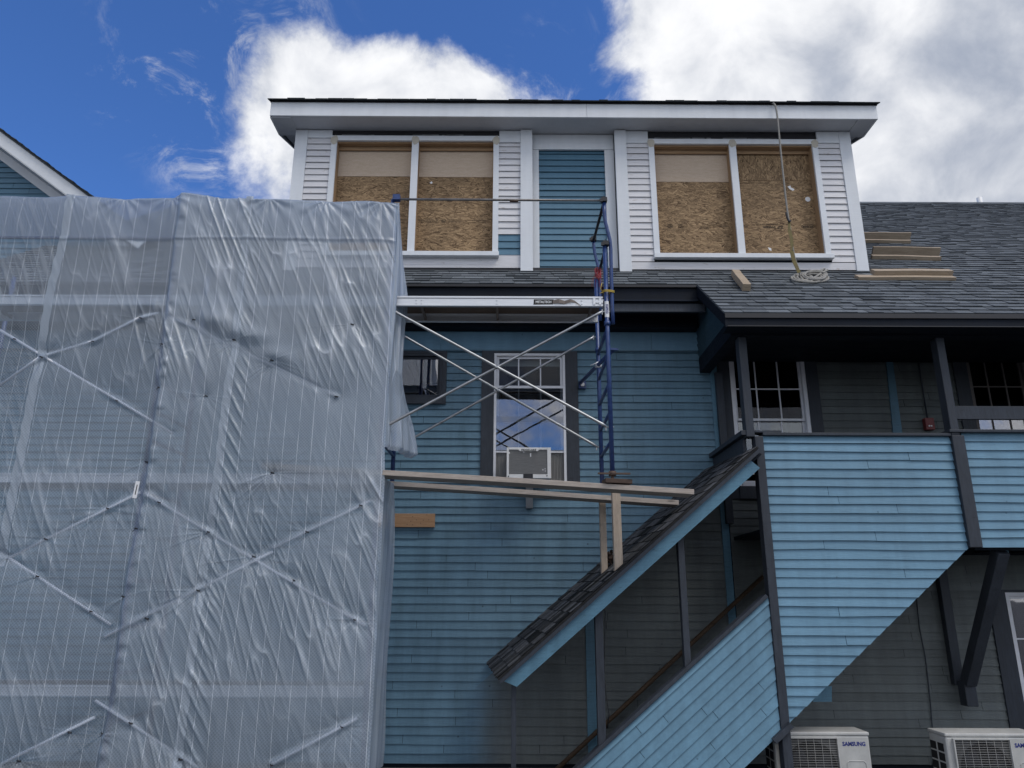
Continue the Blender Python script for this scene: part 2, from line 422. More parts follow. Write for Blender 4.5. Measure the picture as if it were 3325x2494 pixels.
# ------------------------------------------------------------------ clapboards and shingles
def subtract(iv, holes):
    out = [iv]
    for a, b in holes:
        nw = []
        for x0, x1 in out:
            if b <= x0 or a >= x1: nw.append((x0, x1)); continue
            if a > x0: nw.append((x0, a))
            if b < x1: nw.append((b, x1))
        out = nw
    return [q for q in out if q[1] - q[0] > .005]
def claps(mb, x0, x1, z0, z1, Y, ex=.09, holes=(), th=.014, joints=True, wob=.0016, dark=.06, mat3=None):
    """horizontal lapped boards facing -Y; the butt (bottom edge) stands proud"""
    z = z0; k = 0
    while z < z1 - .004:
        zt = min(z + ex, z1); zm = (z + zt) / 2
        hs = [(h[0], h[1]) for h in holes if h[2] < zm < h[3]]
        bv = 1 + random.uniform(-dark, dark)
        for a, b in subtract((x0, x1), hs):
            cuts = [a]
            if joints:
                x = a + random.uniform(.5, 3.2)
                while x < b - .3: cuts.append(x); x += random.uniform(1.0, 3.6)
            cuts.append(b)
            for c, d in zip(cuts, cuts[1:]):
                d2 = d - (.004 if d != b else 0); v = bv * (1 + random.uniform(-dark, dark) * .8)
                n = max(1, int((d2 - c) / .35)); dz = random.uniform(-wob, wob); i0 = len(mb.v)
                ty = (th + .005) * random.uniform(.88, 1.15)
                for j in range(n + 1):
                    x = c + (d2 - c) * j / n
                    w = z + dz + mnoise.noise(Vector((x * 1.3, z * 9.1, Y))) * wob * 2.2
                    yy = Y - ty + mnoise.noise(Vector((x * .9, z * 5.3, Y + 4))) * .003
                    mb.v += [(x, yy + .0045, w - .003), (x, yy, w - .003), (x, Y - .004, zt + .004)]
                for j in range(n):
                    q = i0 + 3 * j
                    mb.face((q, q + 3, q + 4, q + 1), v * .16); mb.face((q + 1, q + 4, q + 5, q + 2), v)  # butt underside coloured dark: grime, plus the lap's shade painted in
                mb.face((i0, i0 + 1, i0 + 2), v)
                q = i0 + 3 * n; mb.face((q + 2, q + 1, q), v)
        z = zt; k += 1
    return mb
def shingles(mb, O, ux, us, widths, ex=.14, tabs=(.10, .27), th=.011, raise_=.008, lo=0., hi=1., seg=None, wav=.002):
    """widths: function(s)->(a,b) range along ux at up-slope distance s; list of courses"""
    O, ux, us = Vector(O), Vector(ux).normalized(), Vector(us).normalized(); n = ux.cross(us).normalized()
    if n.z < 0: n = -n
    S = widths['len']; s = 0.0; course = 0
    while s < S:
        s1 = min(s + ex * 1.0, S)
        a, b = widths['f']((s + s1) / 2)
        x = a; last = None
        while x < b:
            w = min(random.uniform(*tabs), b - x)
            if b - x - w < tabs[0] * .5: w = b - x
            up = raise_ * random.choice((0, 0, 1, 1, .5)); t = th + up
            v = lo + (hi - lo) * min(1, max(0, random.gauss(.38, .13)))
            o1 = random.uniform(-wav, wav) - (0.006 if up > .003 else 0)
            g = .005
            ax, bx = x + g * .5, x + w - g * .5
            p = [O + ux * ax + us * (s + o1), O + ux * bx + us * (s + o1), O + ux * bx + us * (s1 + .02), O + ux * ax + us * (s1 + .02)]
            top = [p[0] + n * t, p[1] + n * t, p[2] + n * (up * .3 + .001), p[3] + n * (up * .3 + .001)]
            i = len(mb.v); mb.v += [tuple(q) for q in p[:2]] + [tuple(q) for q in top]
            mb.face((i + 2, i + 3, i + 4, i + 5), v)
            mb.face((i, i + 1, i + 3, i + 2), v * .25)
            i2 = len(mb.v); mb.v += [tuple(p[0]), tuple(top[0]), tuple(top[3]), tuple(p[1]), tuple(top[1]), tuple(top[2])]
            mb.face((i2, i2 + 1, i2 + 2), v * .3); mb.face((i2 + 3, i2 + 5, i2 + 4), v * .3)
            x += w
        s = s1; course += 1
    return mb

# ------------------------------------------------------------------ ground
g = MB(); g.quad((-400, -400, 0), (400, -400, 0), (400, 600, 0), (-400, 600, 0))
gm = M('asphalt'); gm.set(gm.scale((.105, .105, .10), gm.mr(gm.noise(30, 4), .3, .7, .8, 1.2)), .9)
tag(g.build('ground', gm.m), kind='structure')

# ------------------------------------------------------------------ the house
SL = .756; EY, EZ = 8.16, 5.364
def rz(Y): return EZ + SL * (Y - EY)
def PR(u, v, lift=0.0):                      # pixel -> roof plane
    d = ray(u, v); t = (EZ + lift - SL * EY - CAMZ) / (d.z - SL * d.y)
    return Vector((d.x * t, d.y * t, CAMZ + d.z * t))
RN = Vector((0, -SL, 1)).normalized(); US = Vector((0, 1, SL)).normalized()
RY, RZ = 14.4, rz(14.4)
WY = 8.8
house = tag(empty('house', (1.0, 8.8, 0)), 'blue clapboard house with white dormer under renovation and outside stair on its right', 'house')
def part(mb, name, mat, parent=house, bevel=0, label=None):
    o = mb.build(name, mat, parent, bevel)
    if label: o['label'] = label
    return o
def rp(u0, v0, u1, v1, Y):                   # pixel rectangle -> x0,x1,z0,z1 on plane Y
    um, vm = (u0 + u1) / 2, (v0 + v1) / 2
    return P(u0, vm, Y).x, P(u1, vm, Y).x, P(um, v1, Y).z, P(um, v0, Y).z
def sheet(mb, x0, x1, z0, z1, Y0, Y1, holes=()):
    zs = sorted({z0, z1} | {h[2] for h in holes if z0 < h[2] < z1} | {h[3] for h in holes if z0 < h[3] < z1})
    for a, b in zip(zs, zs[1:]):
        m = (a + b) / 2
        for p, q in subtract((x0, x1), [(h[0], h[1]) for h in holes if h[2] < m < h[3]]): mb.box(p, q, Y0, Y1, a, b)
    return mb

W1 = (P(1604, 1300, WY).x, P(1836, 1300, WY).x, P(1720, 1572, WY).z, P(1720, 1150, WY).z)
WS = (P(1284, 1225, WY).x, P(1436, 1225, WY).x, P(1360, 1300, WY).z, P(1360, 1150, WY).z)
W2 = (P(2366, 1200, WY).x, P(2610, 1200, WY).x, P(2410, 1580, WY).z, P(2500, 1150, WY).z)
W3 = (P(3128, 1160, WY).x, P(3318, 1160, WY).x, P(3250, 1520, WY).z, P(3210, 1147, WY).z)
W4 = (P(3257, 1924, WY).x, P(3257, 1924, WY).x + .85, .3, P(3290, 1924, WY).z)
HOLES = [W1, WS, W2, W3, W4]
XL, XR = -7.0, 13.0
FB = P(1800, 1142, WY).z                     # bottom of the frieze
mb = MB(); sheet(mb, XL, XR, 0, 5.0, WY + .004, WY + .14, HOLES)
part(mb, 'wall', NAVY)
mb = MB(); random.seed(11)
xc = P(2318, 1400, WY).x
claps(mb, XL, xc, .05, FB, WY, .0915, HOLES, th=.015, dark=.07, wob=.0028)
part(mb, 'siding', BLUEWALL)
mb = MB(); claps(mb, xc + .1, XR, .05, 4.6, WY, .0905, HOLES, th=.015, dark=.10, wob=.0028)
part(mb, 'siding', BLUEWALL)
mb = MB()
for a, b in ((XL, -.9), (-.897, 1.75), (1.753, xc + .1)): mb.box(a, b, WY - .022, WY + .003, FB, P(1800, 1080, WY).z, random.uniform(.93, 1.05))
mb.box(XL, xc + .1, WY - .034, WY - .0225, FB - .004, FB + .012, .55)
part(mb, 'frieze_board', BLUE)
mb = MB(); mb.box(xc, xc + .085, WY - .03, WY + .003, .1, FB - .006); part(mb, 'corner_board', BLUETRIM)
# boards on the grey wall
mb = MB(); mb.prism([P(1900, 1984, WY - .03), P(1931, 1984, WY - .03), P(1941, 2494, WY - .03), P(1911, 2494, WY - .03)], (0, .03, 0), .95)
part(mb, 'trim_board', BLUETRIM, label='blue upright board on the grey clapboards under the stair roof')
mb = MB(); mb.prism([P(2876, 1150, WY - .03), P(2896, 1150, WY - .03), P(2932, 1420, WY - .03), P(2902, 1420, WY - .03)], (0, .03, 0), .8)
part(mb, 'trim_board', BLUETRIM, label='blue upright board on the shaded porch wall')

# --- windows
def window(rect, name='window', Y=WY, zmeet=None, cols=3, rows_up=2, casing=.11, casmat=DARK, frmat=WHITEOLD, fw=.035, gl=GLASS, rows_low=1, blind=0, storm=False, cas_bot=True, low_gl=None, cas_top=True):
    x0, x1, z0, z1 = rect
    fr = MB()
    fr.box(x0, x0 + fw, Y - .03, Y + .09, z0, z1); fr.box(x1 - fw, x1, Y - .03, Y + .09, z0, z1)
    fr.box(x0 + fw, x1 - fw, Y - .03, Y + .09, z1 - fw, z1); fr.box(x0 + fw, x1 - fw, Y - .045, Y + .09, z0, z0 + fw)
    w = part(fr, name, frmat)
    cs = MB()
    c = casing
    cs.box(x0 - c, x0 - .002, Y - .036, Y + .003, z0 - (c if cas_bot else 0), z1 + (.03 if cas_top else 0)); cs.box(x1 + .002, x1 + c, Y - .036, Y + .003, z0 - (c if cas_bot else 0), z1 + (.03 if cas_top else 0))
    if cas_top: cs.box(x0 - .002, x1 + .002, Y - .034, Y + .003, z1 + .002, z1 + .03)
    if cas_bot: cs.box(x0 - .002, x1 + .002, Y - .06, Y + .003, z0 - c, z0 - .002)
    cs.build('casing', casmat, w)
    zm = zmeet if zmeet else (z0 + z1) / 2
    def sash(za, zb, y, rows, glm, s=.028):
        a, b = x0 + fw + .002, x1 - fw - .002
        m = MB(); m.box(a, a + s, y, y + .03, za, zb); m.box(b - s, b, y, y + .03, za, zb)
        m.box(a + s, b - s, y, y + .03, za, za + s); m.box(a + s, b - s, y, y + .03, zb - s, zb)
        for i in range(1, cols):
            x = a + (b - a) * i / cols; m.box(x - .008, x + .008, y + .004, y + .024, za + s, zb - s)
        for j in range(1, rows):
            z = za + (zb - za) * j / rows
            for i in range(cols):
                xa = a + (b - a) * i / cols + (.008 if i else s); xb = a + (b - a) * (i + 1) / cols - (.008 if i < cols - 1 else s)
                m.box(xa, xb, y + .005, y + .023, z - .008, z + .008)
        m.build('sash', frmat, w)
        p = MB(); p.box(a + s * .5, b - s * .5, y + .012, y + .015, za + s * .5, zb - s * .5); p.build('pane', glm, w)
    sash(zm - .014, z1 - fw - .002, Y + .01, rows_up, gl)
    sash(z0 + fw + .002, zm + .014, Y + .045, rows_low, low_gl or gl)
    if storm:
        pass
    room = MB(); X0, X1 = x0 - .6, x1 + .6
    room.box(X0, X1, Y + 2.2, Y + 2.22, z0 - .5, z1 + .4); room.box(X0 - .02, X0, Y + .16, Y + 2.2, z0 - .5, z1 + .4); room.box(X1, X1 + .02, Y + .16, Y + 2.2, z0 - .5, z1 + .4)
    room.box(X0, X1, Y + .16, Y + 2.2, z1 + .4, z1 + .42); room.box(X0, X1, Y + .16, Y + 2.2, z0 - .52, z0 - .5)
    room.build('dark_room', BLACKHOLE, w)  # black box; the darkness of the unlit interior is put into its colour
    if blind:
        b = MB(); b.box(x0 + fw, x1 - fw, Y + .10, Y + .104, z1 - blind, z1 - fw); b.build('blind', BLIND, w)
    return w
zmid = P(1720, 1361, WY).z
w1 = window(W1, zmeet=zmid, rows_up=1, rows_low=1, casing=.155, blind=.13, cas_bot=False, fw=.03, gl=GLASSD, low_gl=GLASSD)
m = MB(); m.box(W1[0] + .03, W1[1] - .03, WY - .012, WY - .009, P(1720, 1466, WY).z, P(1720, 1262, WY).z); m.build('storm_pane', GLASS, w1)
m = MB(); m.box(W1[0] + .03, W1[1] - .03, WY - .010, WY + .006, P(1720, 1372, WY).z, P(1720, 1353, WY).z); m.build('storm_rail', GREYP, w1)
# storm rail across the upper sash and dark gap beside it
m = MB(); za, zb = P(1720, 1262, WY).z, P(1720, 1254, WY).z; m.box(W1[0] + .03, W1[1] - .03, WY - .02, WY + .009, za, zb); m.build('storm_rail', WHITEOLD, w1)
m = MB(); m.box(W1[0] + .06, W1[0] + .16, WY + .105, WY + .11, zmid + .02, W1[3] - .2); m.box(W1[1] - .5, W1[1] - .35, WY + .12, WY + .125, zmid, W1[3] - .2); m.build('curtain', CURTAIN, w1)
zs_ = P(1720, 1466, WY).z
m = MB(); m.box(W1[0] + .03, W1[1] - .03, WY - .012, WY + .04, zs_ - .016, zs_ + .016); m.build('sash_rail', WHITEOLD, w1)
for a, b in ((W1[0] + .032, P(1645, 1510, WY).x + .02), (P(1789, 1510, WY).x - .02, W1[1] - .032)):
    n = int((b - a) / .016); m = MB()
    for i in range(n):
        x = a + (b - a) * i / n; m.prism([(x, WY + .02, W1[2] + .03), (x + .008, WY + .005, W1[2] + .03), (x + .016, WY + .02, W1[2] + .03)], (0, 0, zs_ - .016 - W1[2] - .03), 1.0)
    m.build('accordion_panel', ACCORD, w1)

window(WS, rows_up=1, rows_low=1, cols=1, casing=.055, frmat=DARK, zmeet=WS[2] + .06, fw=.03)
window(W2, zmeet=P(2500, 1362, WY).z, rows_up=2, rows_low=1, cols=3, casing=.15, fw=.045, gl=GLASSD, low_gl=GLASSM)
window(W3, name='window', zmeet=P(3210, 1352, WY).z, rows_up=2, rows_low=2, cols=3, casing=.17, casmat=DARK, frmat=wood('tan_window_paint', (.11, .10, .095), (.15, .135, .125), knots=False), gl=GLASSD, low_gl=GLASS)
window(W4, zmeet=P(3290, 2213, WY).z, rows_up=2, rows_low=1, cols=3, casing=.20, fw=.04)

# --- main roof with real courses
roof = MB(); random.seed(3)
rakeX = 2.2
Lm = (RY - EY) * math.sqrt(1 + SL * SL)
shingles(roof, (XL, EY, EZ), (1, 0, 0), US, {'len': Lm, 'f': lambda s: (0, 21.0)}, ex=.135)
PY, PZ_ = 7.15, rz(7.15)
shingles(roof, (rakeX, PY, PZ_), (1, 0, 0), US, {'len': (EY - PY) * math.sqrt(1 + SL * SL), 'f': lambda s: (0, 14.0 - rakeX)}, ex=.1345)
roof.u = .3
n_ = RN * .012
roof.prism([Vector((XL, EY, EZ)) - n_, Vector((14, EY, EZ)) - n_, Vector((14, RY, RZ)) - n_, Vector((XL, RY, RZ)) - n_], RN * .011)
roof.prism([Vector((XL, RY + .012, RZ)) - n_, Vector((14, RY + .012, RZ)) - n_, Vector((14, 20.6, RZ - SL * 6.2)) - n_, Vector((XL, 20.6, RZ - SL * 6.2)) - n_], (0, 0, .012))
roof.prism([Vector((rakeX, PY, PZ_)) - n_, Vector((14, PY, PZ_)) - n_, Vector((14, EY - .005, rz(EY - .005))) - n_, Vector((rakeX, EY - .005, rz(EY - .005))) - n_], RN * .011)
roof.u = 1.0
for i in range(67):                          # ridge caps
    x = XL + i * .31; v = min(1, max(0, random.gauss(.4, .2)))
    roof.prism([(x, RY - .13, RZ - .075), (x, RY, RZ + .03), (x, RY + .13, RZ - .075), (x, RY + .13, RZ - .085), (x, RY, RZ + .018), (x, RY - .13, RZ - .085)], (.306, 0, 0), v)
part(roof, 'roof', SHINGLE)
rb = MB(); rb.box(XL, XR, WY + .145, 20.2, 0, .3); rb.box(XL, XL + .15, WY + .145, 20.2, .3, 5.0); rb.box(XR - .15, XR, WY + .145, 20.2, .3, 5.0); rb.box(XL + .15, XR - .15, 20.05, 20.2, .3, 5.0)
for x in (XL, XR - .15):
    rb.prism([(x, WY + .15, 5.003), (x, 20.1, 5.003), (x, RY, RZ - .2)], (.15, 0, 0))
rb.box(XL + .15, XR - .15, WY + .15, 20.05, 4.95, 5.0)
part(rb, 'rear_wall', NAVY)
# eaves: gutter-like drip edge, fascia, lower board, soffit
m = MB(); e0 = P(1800, 932, EY).z
m.box(XL, rakeX, EY - .012, EY + .02, EZ - .035, EZ - .004)
part(m, 'drip_edge', BLACKM)
zf0 = P(2100, 978, EY + .02).z
m = MB(); m.box(XL, rakeX + .02, EY + .02, EY + .05, zf0, EZ - .012)
m.box(XL, rakeX + .02, EY + .012, EY + .0198, zf0, zf0 + .02, 1.6)
part(m, 'fascia', NAVY)
zs0 = P(2100, 1011, EY + .05).z; zs1 = P(2100, 986, EY + .05).z
m = MB(); m.box(XL, rakeX + .1, EY + .055, EY + .10, zs0, zs1, 1.5); part(m, 'lower_fascia', DARK)
m = MB(); m.box(XL, rakeX + .1, EY + .0505, EY + .9, zs1 + .002, zs1 + .02); m.box(XL, rakeX + .1, EY + .45, WY + .02, P(1800, 1080, WY).z + .002, zs1)
part(m, 'soffit', NAVY)

# --- porch: roof edge, header, posts, parapets
fz0 = P(2354, 1040, PY).z
porch = MB(); porch.box(rakeX + .02, 14, PY + .005, PY + .04, PZ_ - .14, PZ_ - .03)
porch_o = part(porch, 'porch', NAVY)
m = MB(); m.box(rakeX, 14, PY - .015, PY + .004, PZ_ - .055, PZ_ - .004); m.box(rakeX + .02, 14, PY - .004, PY + .0045, PZ_ - .145, PZ_ - .135, 1.7); m.build('drip_edge', BLACKM, porch_o)
# rake board along the left end of the roof extension
m = MB(); a = Vector((rakeX, PY, PZ_)); b = Vector((rakeX, WY - .02, rz(WY - .02)))
m.prism([a + Vector((0, 0, -.012)), b + Vector((0, 0, -.012)), b + Vector((0, 0, -.16)), a + Vector((0, 0, -.15))], (.03, 0, 0)); m.build('rake_board', NAVY, porch_o)
hz = 4.50
XG = 2.33
m = MB(); m.box(XG, 14, 7.42, 7.56, hz - .05, hz + .16); m.box(XG, XG + .13, 7.562, WY - .03, hz - .05, hz + .14); m.build('header_beam', NAVY, porch_o)
m = MB(); m.box(XG + .14, 14, 7.57, WY - .02, hz + .1, hz + .13); m.box(rakeX + .04, 14, PY + .045, 7.415, PZ_ - .13, PZ_ - .115); m.build('ceiling', NAVY, porch_o)
# gable side wall between rake and beam
m = MB(); z = hz + .145
sidew = MB()
k = 0
while z < rz(WY) - .1:
    y0 = max(7.45, PY + (z + .25 - PZ_) / SL); v = random.uniform(.8, 1.1)
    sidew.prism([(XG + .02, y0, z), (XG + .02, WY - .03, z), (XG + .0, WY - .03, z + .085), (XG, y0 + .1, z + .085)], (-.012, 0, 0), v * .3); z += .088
sidew.build('side_wall', BLUETRIM, porch_o)
def post(us, vt, vb, Y, dep, mat, parent, name='post', chamf=0):
    """upright of width given by pixels us=(u0,u1) at vt, plumb, from vt down to vb"""
    x0, x1 = P(us[0], vt, Y).x, P(us[1], vt, Y).x; um = sum(us) / 2
    m = MB(); m.box(x0, x1, Y, Y + dep, P(um, vb, Y).z, P(um, vt, Y).z); return m.build(name, mat, parent, .006)
PWY = 7.5
zt = P(2700, 1416, PWY).z
xa0, xa1 = P(2395, 1110, PWY - .02).x, P(2421, 1110, PWY - .02).x
m = MB(); m.box(xa0, xa1, PWY - .05, PWY + .07, zt - .02, hz - .051); m.build('post', DARK, porch_o, .006)
xb0, xb1 = P(3035, 1110, PWY - .02).x, P(3061, 1110, PWY - .02).x
m = MB(); m.box(xb0, xb1, PWY - .05, PWY + .07, zt + .002, hz - .051); m.build('post', DARK, porch_o, .006)
# corner post to the ground and the post at the parapet joint
xc0, xc1 = P(2449, 1430, PWY - .03).x, P(2475, 1430, PWY - .03).x
zc = P(2460, 1418, PWY - .03).z
m = MB(); m.box(xc0, xc1 + .003, PWY - .06, PWY + .06, 0, zc); m.build('corner_post', DARK, porch_o, .006)
xd0, xd1 = P(3086, 1420, PWY - .03).x, P(3126, 1420, PWY - .03).x
zdb = P(3170, 1778, PWY - .03).z
m = MB(); m.box(xd0, xd1, PWY - .06, PWY + .06, zdb, zt + .001); m.build('parapet_post', DARK, porch_o, .006)
# parapet cap
m = MB(); m.box(xc1 + .006, xd0 - .002, PWY - .055, PWY + .10, zt - .005, zt + .025); m.box(xa1 + .0, xc1 + .2, PWY - .045, PWY + .09, zt + .026, zt + .05); m.build('parapet_cap', DARK, porch_o, .004)
zt2 = P(3250, 1408, PWY).z
m = MB(); m.box(xd0 - .02, 14, PWY - .07, PWY + .10, zt2 + .0, zt2 + .03); m.build('parapet_cap', DARK, porch_o, .004)
m = MB(); ra, rb_ = P(3200, 1363, PWY + .02).z, P(3200, 1320, PWY + .02).z; m.box(xb1 + .002, 14, PWY, PWY + .04, ra, rb_); m.build('upper_rail', DARK, porch_o, .004)
# parapet siding: rectangle plus triangle that runs down beside the stair
tri = MB(); random.seed(21)
xl, xr = xc1 + .004, xd0 - .002
ztri = P(2562, 2346, PWY).z
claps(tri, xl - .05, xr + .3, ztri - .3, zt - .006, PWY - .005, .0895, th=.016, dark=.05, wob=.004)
A, B = P(3140, 1781, PWY), P(2562, 2346, PWY); dd = (A - B).normalized(); nn = Vector((dd.z, 0, -dd.x))
tri.cut([((xl, 0, 0), (-1, 0, 0)), ((xr, 0, 0), (1, 0, 0)), (A, nn), ((0, 0, zdb), (0, 0, -1))] if False else [((xl, 0, 0), (-1, 0, 0)), ((xr, 0, 0), (1, 0, 0)), (A, nn)])
tri.build('parapet_siding', BLUE, porch_o)
bk = MB(); bk.prism([(xl, PWY + .002, B.z + .0), (xl, PWY + .002, zt - .006), (xr, PWY + .002, zt - .006), (xr, PWY + .002, A.z - .01)], (0, .03, 0)); bk.build('parapet_backing', NAVY, porch_o)
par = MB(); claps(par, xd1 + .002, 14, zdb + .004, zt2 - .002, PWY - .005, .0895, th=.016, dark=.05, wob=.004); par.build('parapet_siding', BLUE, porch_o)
bk = MB(); bk.box(xd1 + .002, 14, PWY + .002, PWY + .03, zdb + .004, zt2 - .002); bk.build('parapet_backing', NAVY, porch_o)
# left side parapet (towards the stair)
m = MB(); cy = P(2416, 1379, PWY)
zl = P(2425, 1385, PWY - .05).z
m.box(xa0 - .05, xa0 + .05, PWY - .04, WY - .04, zt + .0, zt + .05); m.box(xa0 - .005, xa0 + .03, PWY + .07, WY - .04, zt - .19, zt - .001); m.box(xa0 - .02, xa0 + .034, PWY + .07, WY - .04, zt - .23, zt - .191)
m.build('side_rail', DARK, porch_o, .004)
m = MB(); m.box(P(2330, 1400, WY).x, P(2352, 1400, WY).x, WY - .1, WY - .038, 2.6, hz - .06); m.build('wall_post', DARK, porch_o)
# floor and joists
m = MB(); m.box(xc1 + .01, 14, PWY + .06, WY - .04, zdb + .16, zdb + .2)
m.build('balcony_floor', NAVY, porch_o)
m = MB(); m.box(xd0 + .1, 14, PWY + .035, PWY + .075, zdb - .02, zdb + .158); m.box(xd0 - .4, 14, WY - .085, WY - .04, zdb + .0, zdb + .158)
for i in range(22):
    x = 3.3 + i * .41
    if x > 4.75: m.box(x, x + .04, PWY + .076, WY - .086, zdb + .02, zdb + .158)
m.build('joist', NAVY, porch_o)
jb = rp(3236, 1784, 3272, 1811, PWY + .2)
m = MB(); m.box(jb[0], jb[1], PWY + .18, PWY + .30, zdb - .07, zdb + .0); m.build('joist_end', BLUETRIM, porch_o)
# knee brace: wall leg, foot, diagonal strut
bx = P(3100, 2100, WY - .1).x; f0 = P(3117, 2289, WY - .1).z; f1 = P(3117, 2219, WY - .1).z
m = MB(); m.box(bx - .06, bx + .045, WY - .105, WY - .018, f1 - .02, zdb + .0); m.box(bx - .04, bx + .085, WY - .24, WY - .106, f0, f1 + .03)
m.beam((bx + .02, WY - .22, f1 + .02), (bx + .0, PWY + .12, zdb - .02), .125, .12, (1, 0, 0)); m.build('knee_brace', DARK, porch_o, .008)
m = MB(); fb = P(2640, 2228, 8.1), P(2701, 2228, 8.1), P(2701, 2279, 8.1), P(2640, 2279, 8.1); m.prism(fb, (0, .04, 0)); m.build('stringer_board', BLUETRIM, porch_o)

# --- outside stair: roof, fascia, posts, parapet, treads, handrail
stA = Vector((-.126, 7.30, 1.042)); stB = Vector((2.468, 7.30, 3.226)); slx = (stB.z - stA.z) / (stB.x - stA.x)
us_ = (stB - stA).normalized()
wA = Vector((-.273, 8.78, 1.060)); across = (wA - stA).normalized()
stn = us_.cross(across).normalized(); stn = stn if stn.z > 0 else -stn
Ls = (stB - stA).length
sr = MB(); random.seed(9)
s = 0.
while s < Ls + .0:
    # each course is laid across the slope, butts facing down the stair
    x = 0.
    W = (wA - stA).length
    while x < W:
        w = min(random.uniform(.06, .15), W - x)
        up = .008 + random.uniform(0, .003); v = random.random(); o1 = random.uniform(-.008, .008)
        e = min(s + .185, Ls + .01)
        p = [stA + across * (x + .002) + us_ * (s + o1), stA + across * (x + w - .002) + us_ * (s + o1), stA + across * (x + w - .002) + us_ * e, stA + across * (x + .002) + us_ * e]
        t = [p[0] + stn * up, p[1] + stn * up, p[2] + stn * .003, p[3] + stn * .003]
        i = len(sr.v); sr.v += [tuple(q) for q in p + t]
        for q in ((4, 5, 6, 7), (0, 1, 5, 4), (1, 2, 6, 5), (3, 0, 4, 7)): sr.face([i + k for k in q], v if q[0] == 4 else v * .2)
        x += w
    s += .15
sr.u = .2
sr.prism([stA - stn * .02 , stB - stn * .02, stB + (wA - stA) - stn * .02, wA - stn * .02], stn * .018)
stair = part(MB().box(stA.x + .25, 2.3, 8.0, 8.02, .1, .12), 'staircase', NAVY)   # bottom landing bearer, carries the rest
sr.build('stair_roof', OLDSHINGLE, stair)
m = MB(); dn = -stn
a = stA + dn * .022; b = stB + dn * .022
m.prism([a + Vector((0, -.012, 0)), b + Vector((0, -.012, 0)), b + dn * .035 + Vector((0, -.012, 0)), a + dn * .035 + Vector((0, -.012, 0))], (0, .05, 0)); m.build('drip_moulding', DARK, stair)
m = MB(); a2 = stA + dn * .058 + us_ * .03; b2 = stB + dn * .058 - us_ * .14
m.prism([a2 + Vector((0, .03, 0)), b2 + Vector((0, .03, 0)), b2 + dn * .115 + us_ * .02 + Vector((0, .03, 0)), a2 + dn * .115 + us_ * .06 + Vector((0, .03, 0))], (0, .03, 0)); m.build('fascia', BLUETRIM, stair)
m = MB(); m.prism([stA + dn * .07 + us_ * .1 + Vector((0, .065, 0)), stB + dn * .07 + Vector((0, .065, 0)), stB + dn * .08 + Vector((0, 1.4, .12)), stA + dn * .08 + us_ * .1 + Vector((0, 1.4, .12))], dn * .02); m.build('roof_underside', NAVY, stair)
def spost(u0, v0, u1, v1, w, Y=PWY - .03, dep=.085):
    t = P(u0, v0, Y); m = MB(); b = P(u1, v1, Y); x = (t.x + b.x) / 2
    m.box(x, x + w, Y, Y + dep, max(b.z, .05), t.z); m.build('post', DARK, stair, .004)
spost(1660, 2170, 1660, 2494, .045)
spost(1931, 1925, 1942, 2436, .075)
spost(2198, 1690, 2223, 2170, .062)
# diagonal parapet
c0, c1 = P(1895, 2476, PWY - .03), P(2487, 1934, PWY - .03); dd = (c1 - c0).normalized(); dn2 = Vector((dd.z, 0, -dd.x))
lo = P(2525, 2384, PWY - .03); wid = (c1 - lo).dot(-dn2)
wid = abs((lo - c1).dot(dn2))
st0 = c0 - dd * 1.9
dg = MB(); random.seed(5)
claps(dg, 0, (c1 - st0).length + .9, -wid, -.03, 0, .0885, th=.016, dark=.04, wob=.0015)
rot = Matrix(((dd.x, 0, -dd.z * -1 if False else -dn2.x), (0, 1, 0), (dd.z, 0, -dn2.z)))
dg.v = [tuple(st0 + dd * v[0] + Vector((0, v[1], 0)) + (-dn2) * v[2]) for v in dg.v]
dg.cut([((xc0 - .004, 0, 0), (1, 0, 0)), ((0, 0, .02), (0, 0, -1))])
dg.build('parapet_siding', BLUEDIAG, stair)
bkp = MB(); bkp.prism([st0 + dn2 * .02, c1 + dn2 * .02, c1 + dn2 * (wid - .01), st0 + dn2 * (wid - .01)], (0, .035, 0)); bkp.v = [(x, y + .012, z) for x, y, z in bkp.v]
bkp.cut([((xc0 - .006, 0, 0), (1, 0, 0)), ((0, 0, .02), (0, 0, -1))], True); bkp.build('parapet_backing', NAVY, stair)
cp = MB(); cp.beam(st0 - Vector((0, -.02, 0)), c1 + Vector((0, .02, 0)) , .11, .035, (0, 0, 1)); cp.cut([((xc0 - .002, 0, 0), (1, 0, 0)), ((0, 0, .02), (0, 0, -1))], True); cp.build('parapet_cap', DARK, stair)
m = MB(); _e = P(2541, 2380, PWY - .085); m.beam(_e - dd * .11, _e + dd * .11, .05, .05); m.build('end_block', DARK, stair)
h0, h1 = P(1812, 2494, 8.62), P(2478, 1872, 8.62)
hd = (h1 - h0).normalized()
m = MB(); m.tube([h0 - hd * .6, h1], .024, 12)
for q in (.7, 1.9): m.tube([h0 + hd * q, h0 + hd * q + Vector((0, .06, -.07)), h0 + hd * q + Vector((0, .17, -.07))], .008, 6)
m.build('handrail', wood('brown_handrail', (.06, .038, .025), (.10, .065, .04), knots=False), stair)
m = MB()
for i in range(11):
    x = .35 + i * .25; z = c0.z - .95 + (x - c0.x) * dd.z / dd.x
    if z > .15 and x < 2.4: m.box(x, x + .27, PWY + .03, WY - .05, z, z + .035)
m.build('tread', DARK, stair)

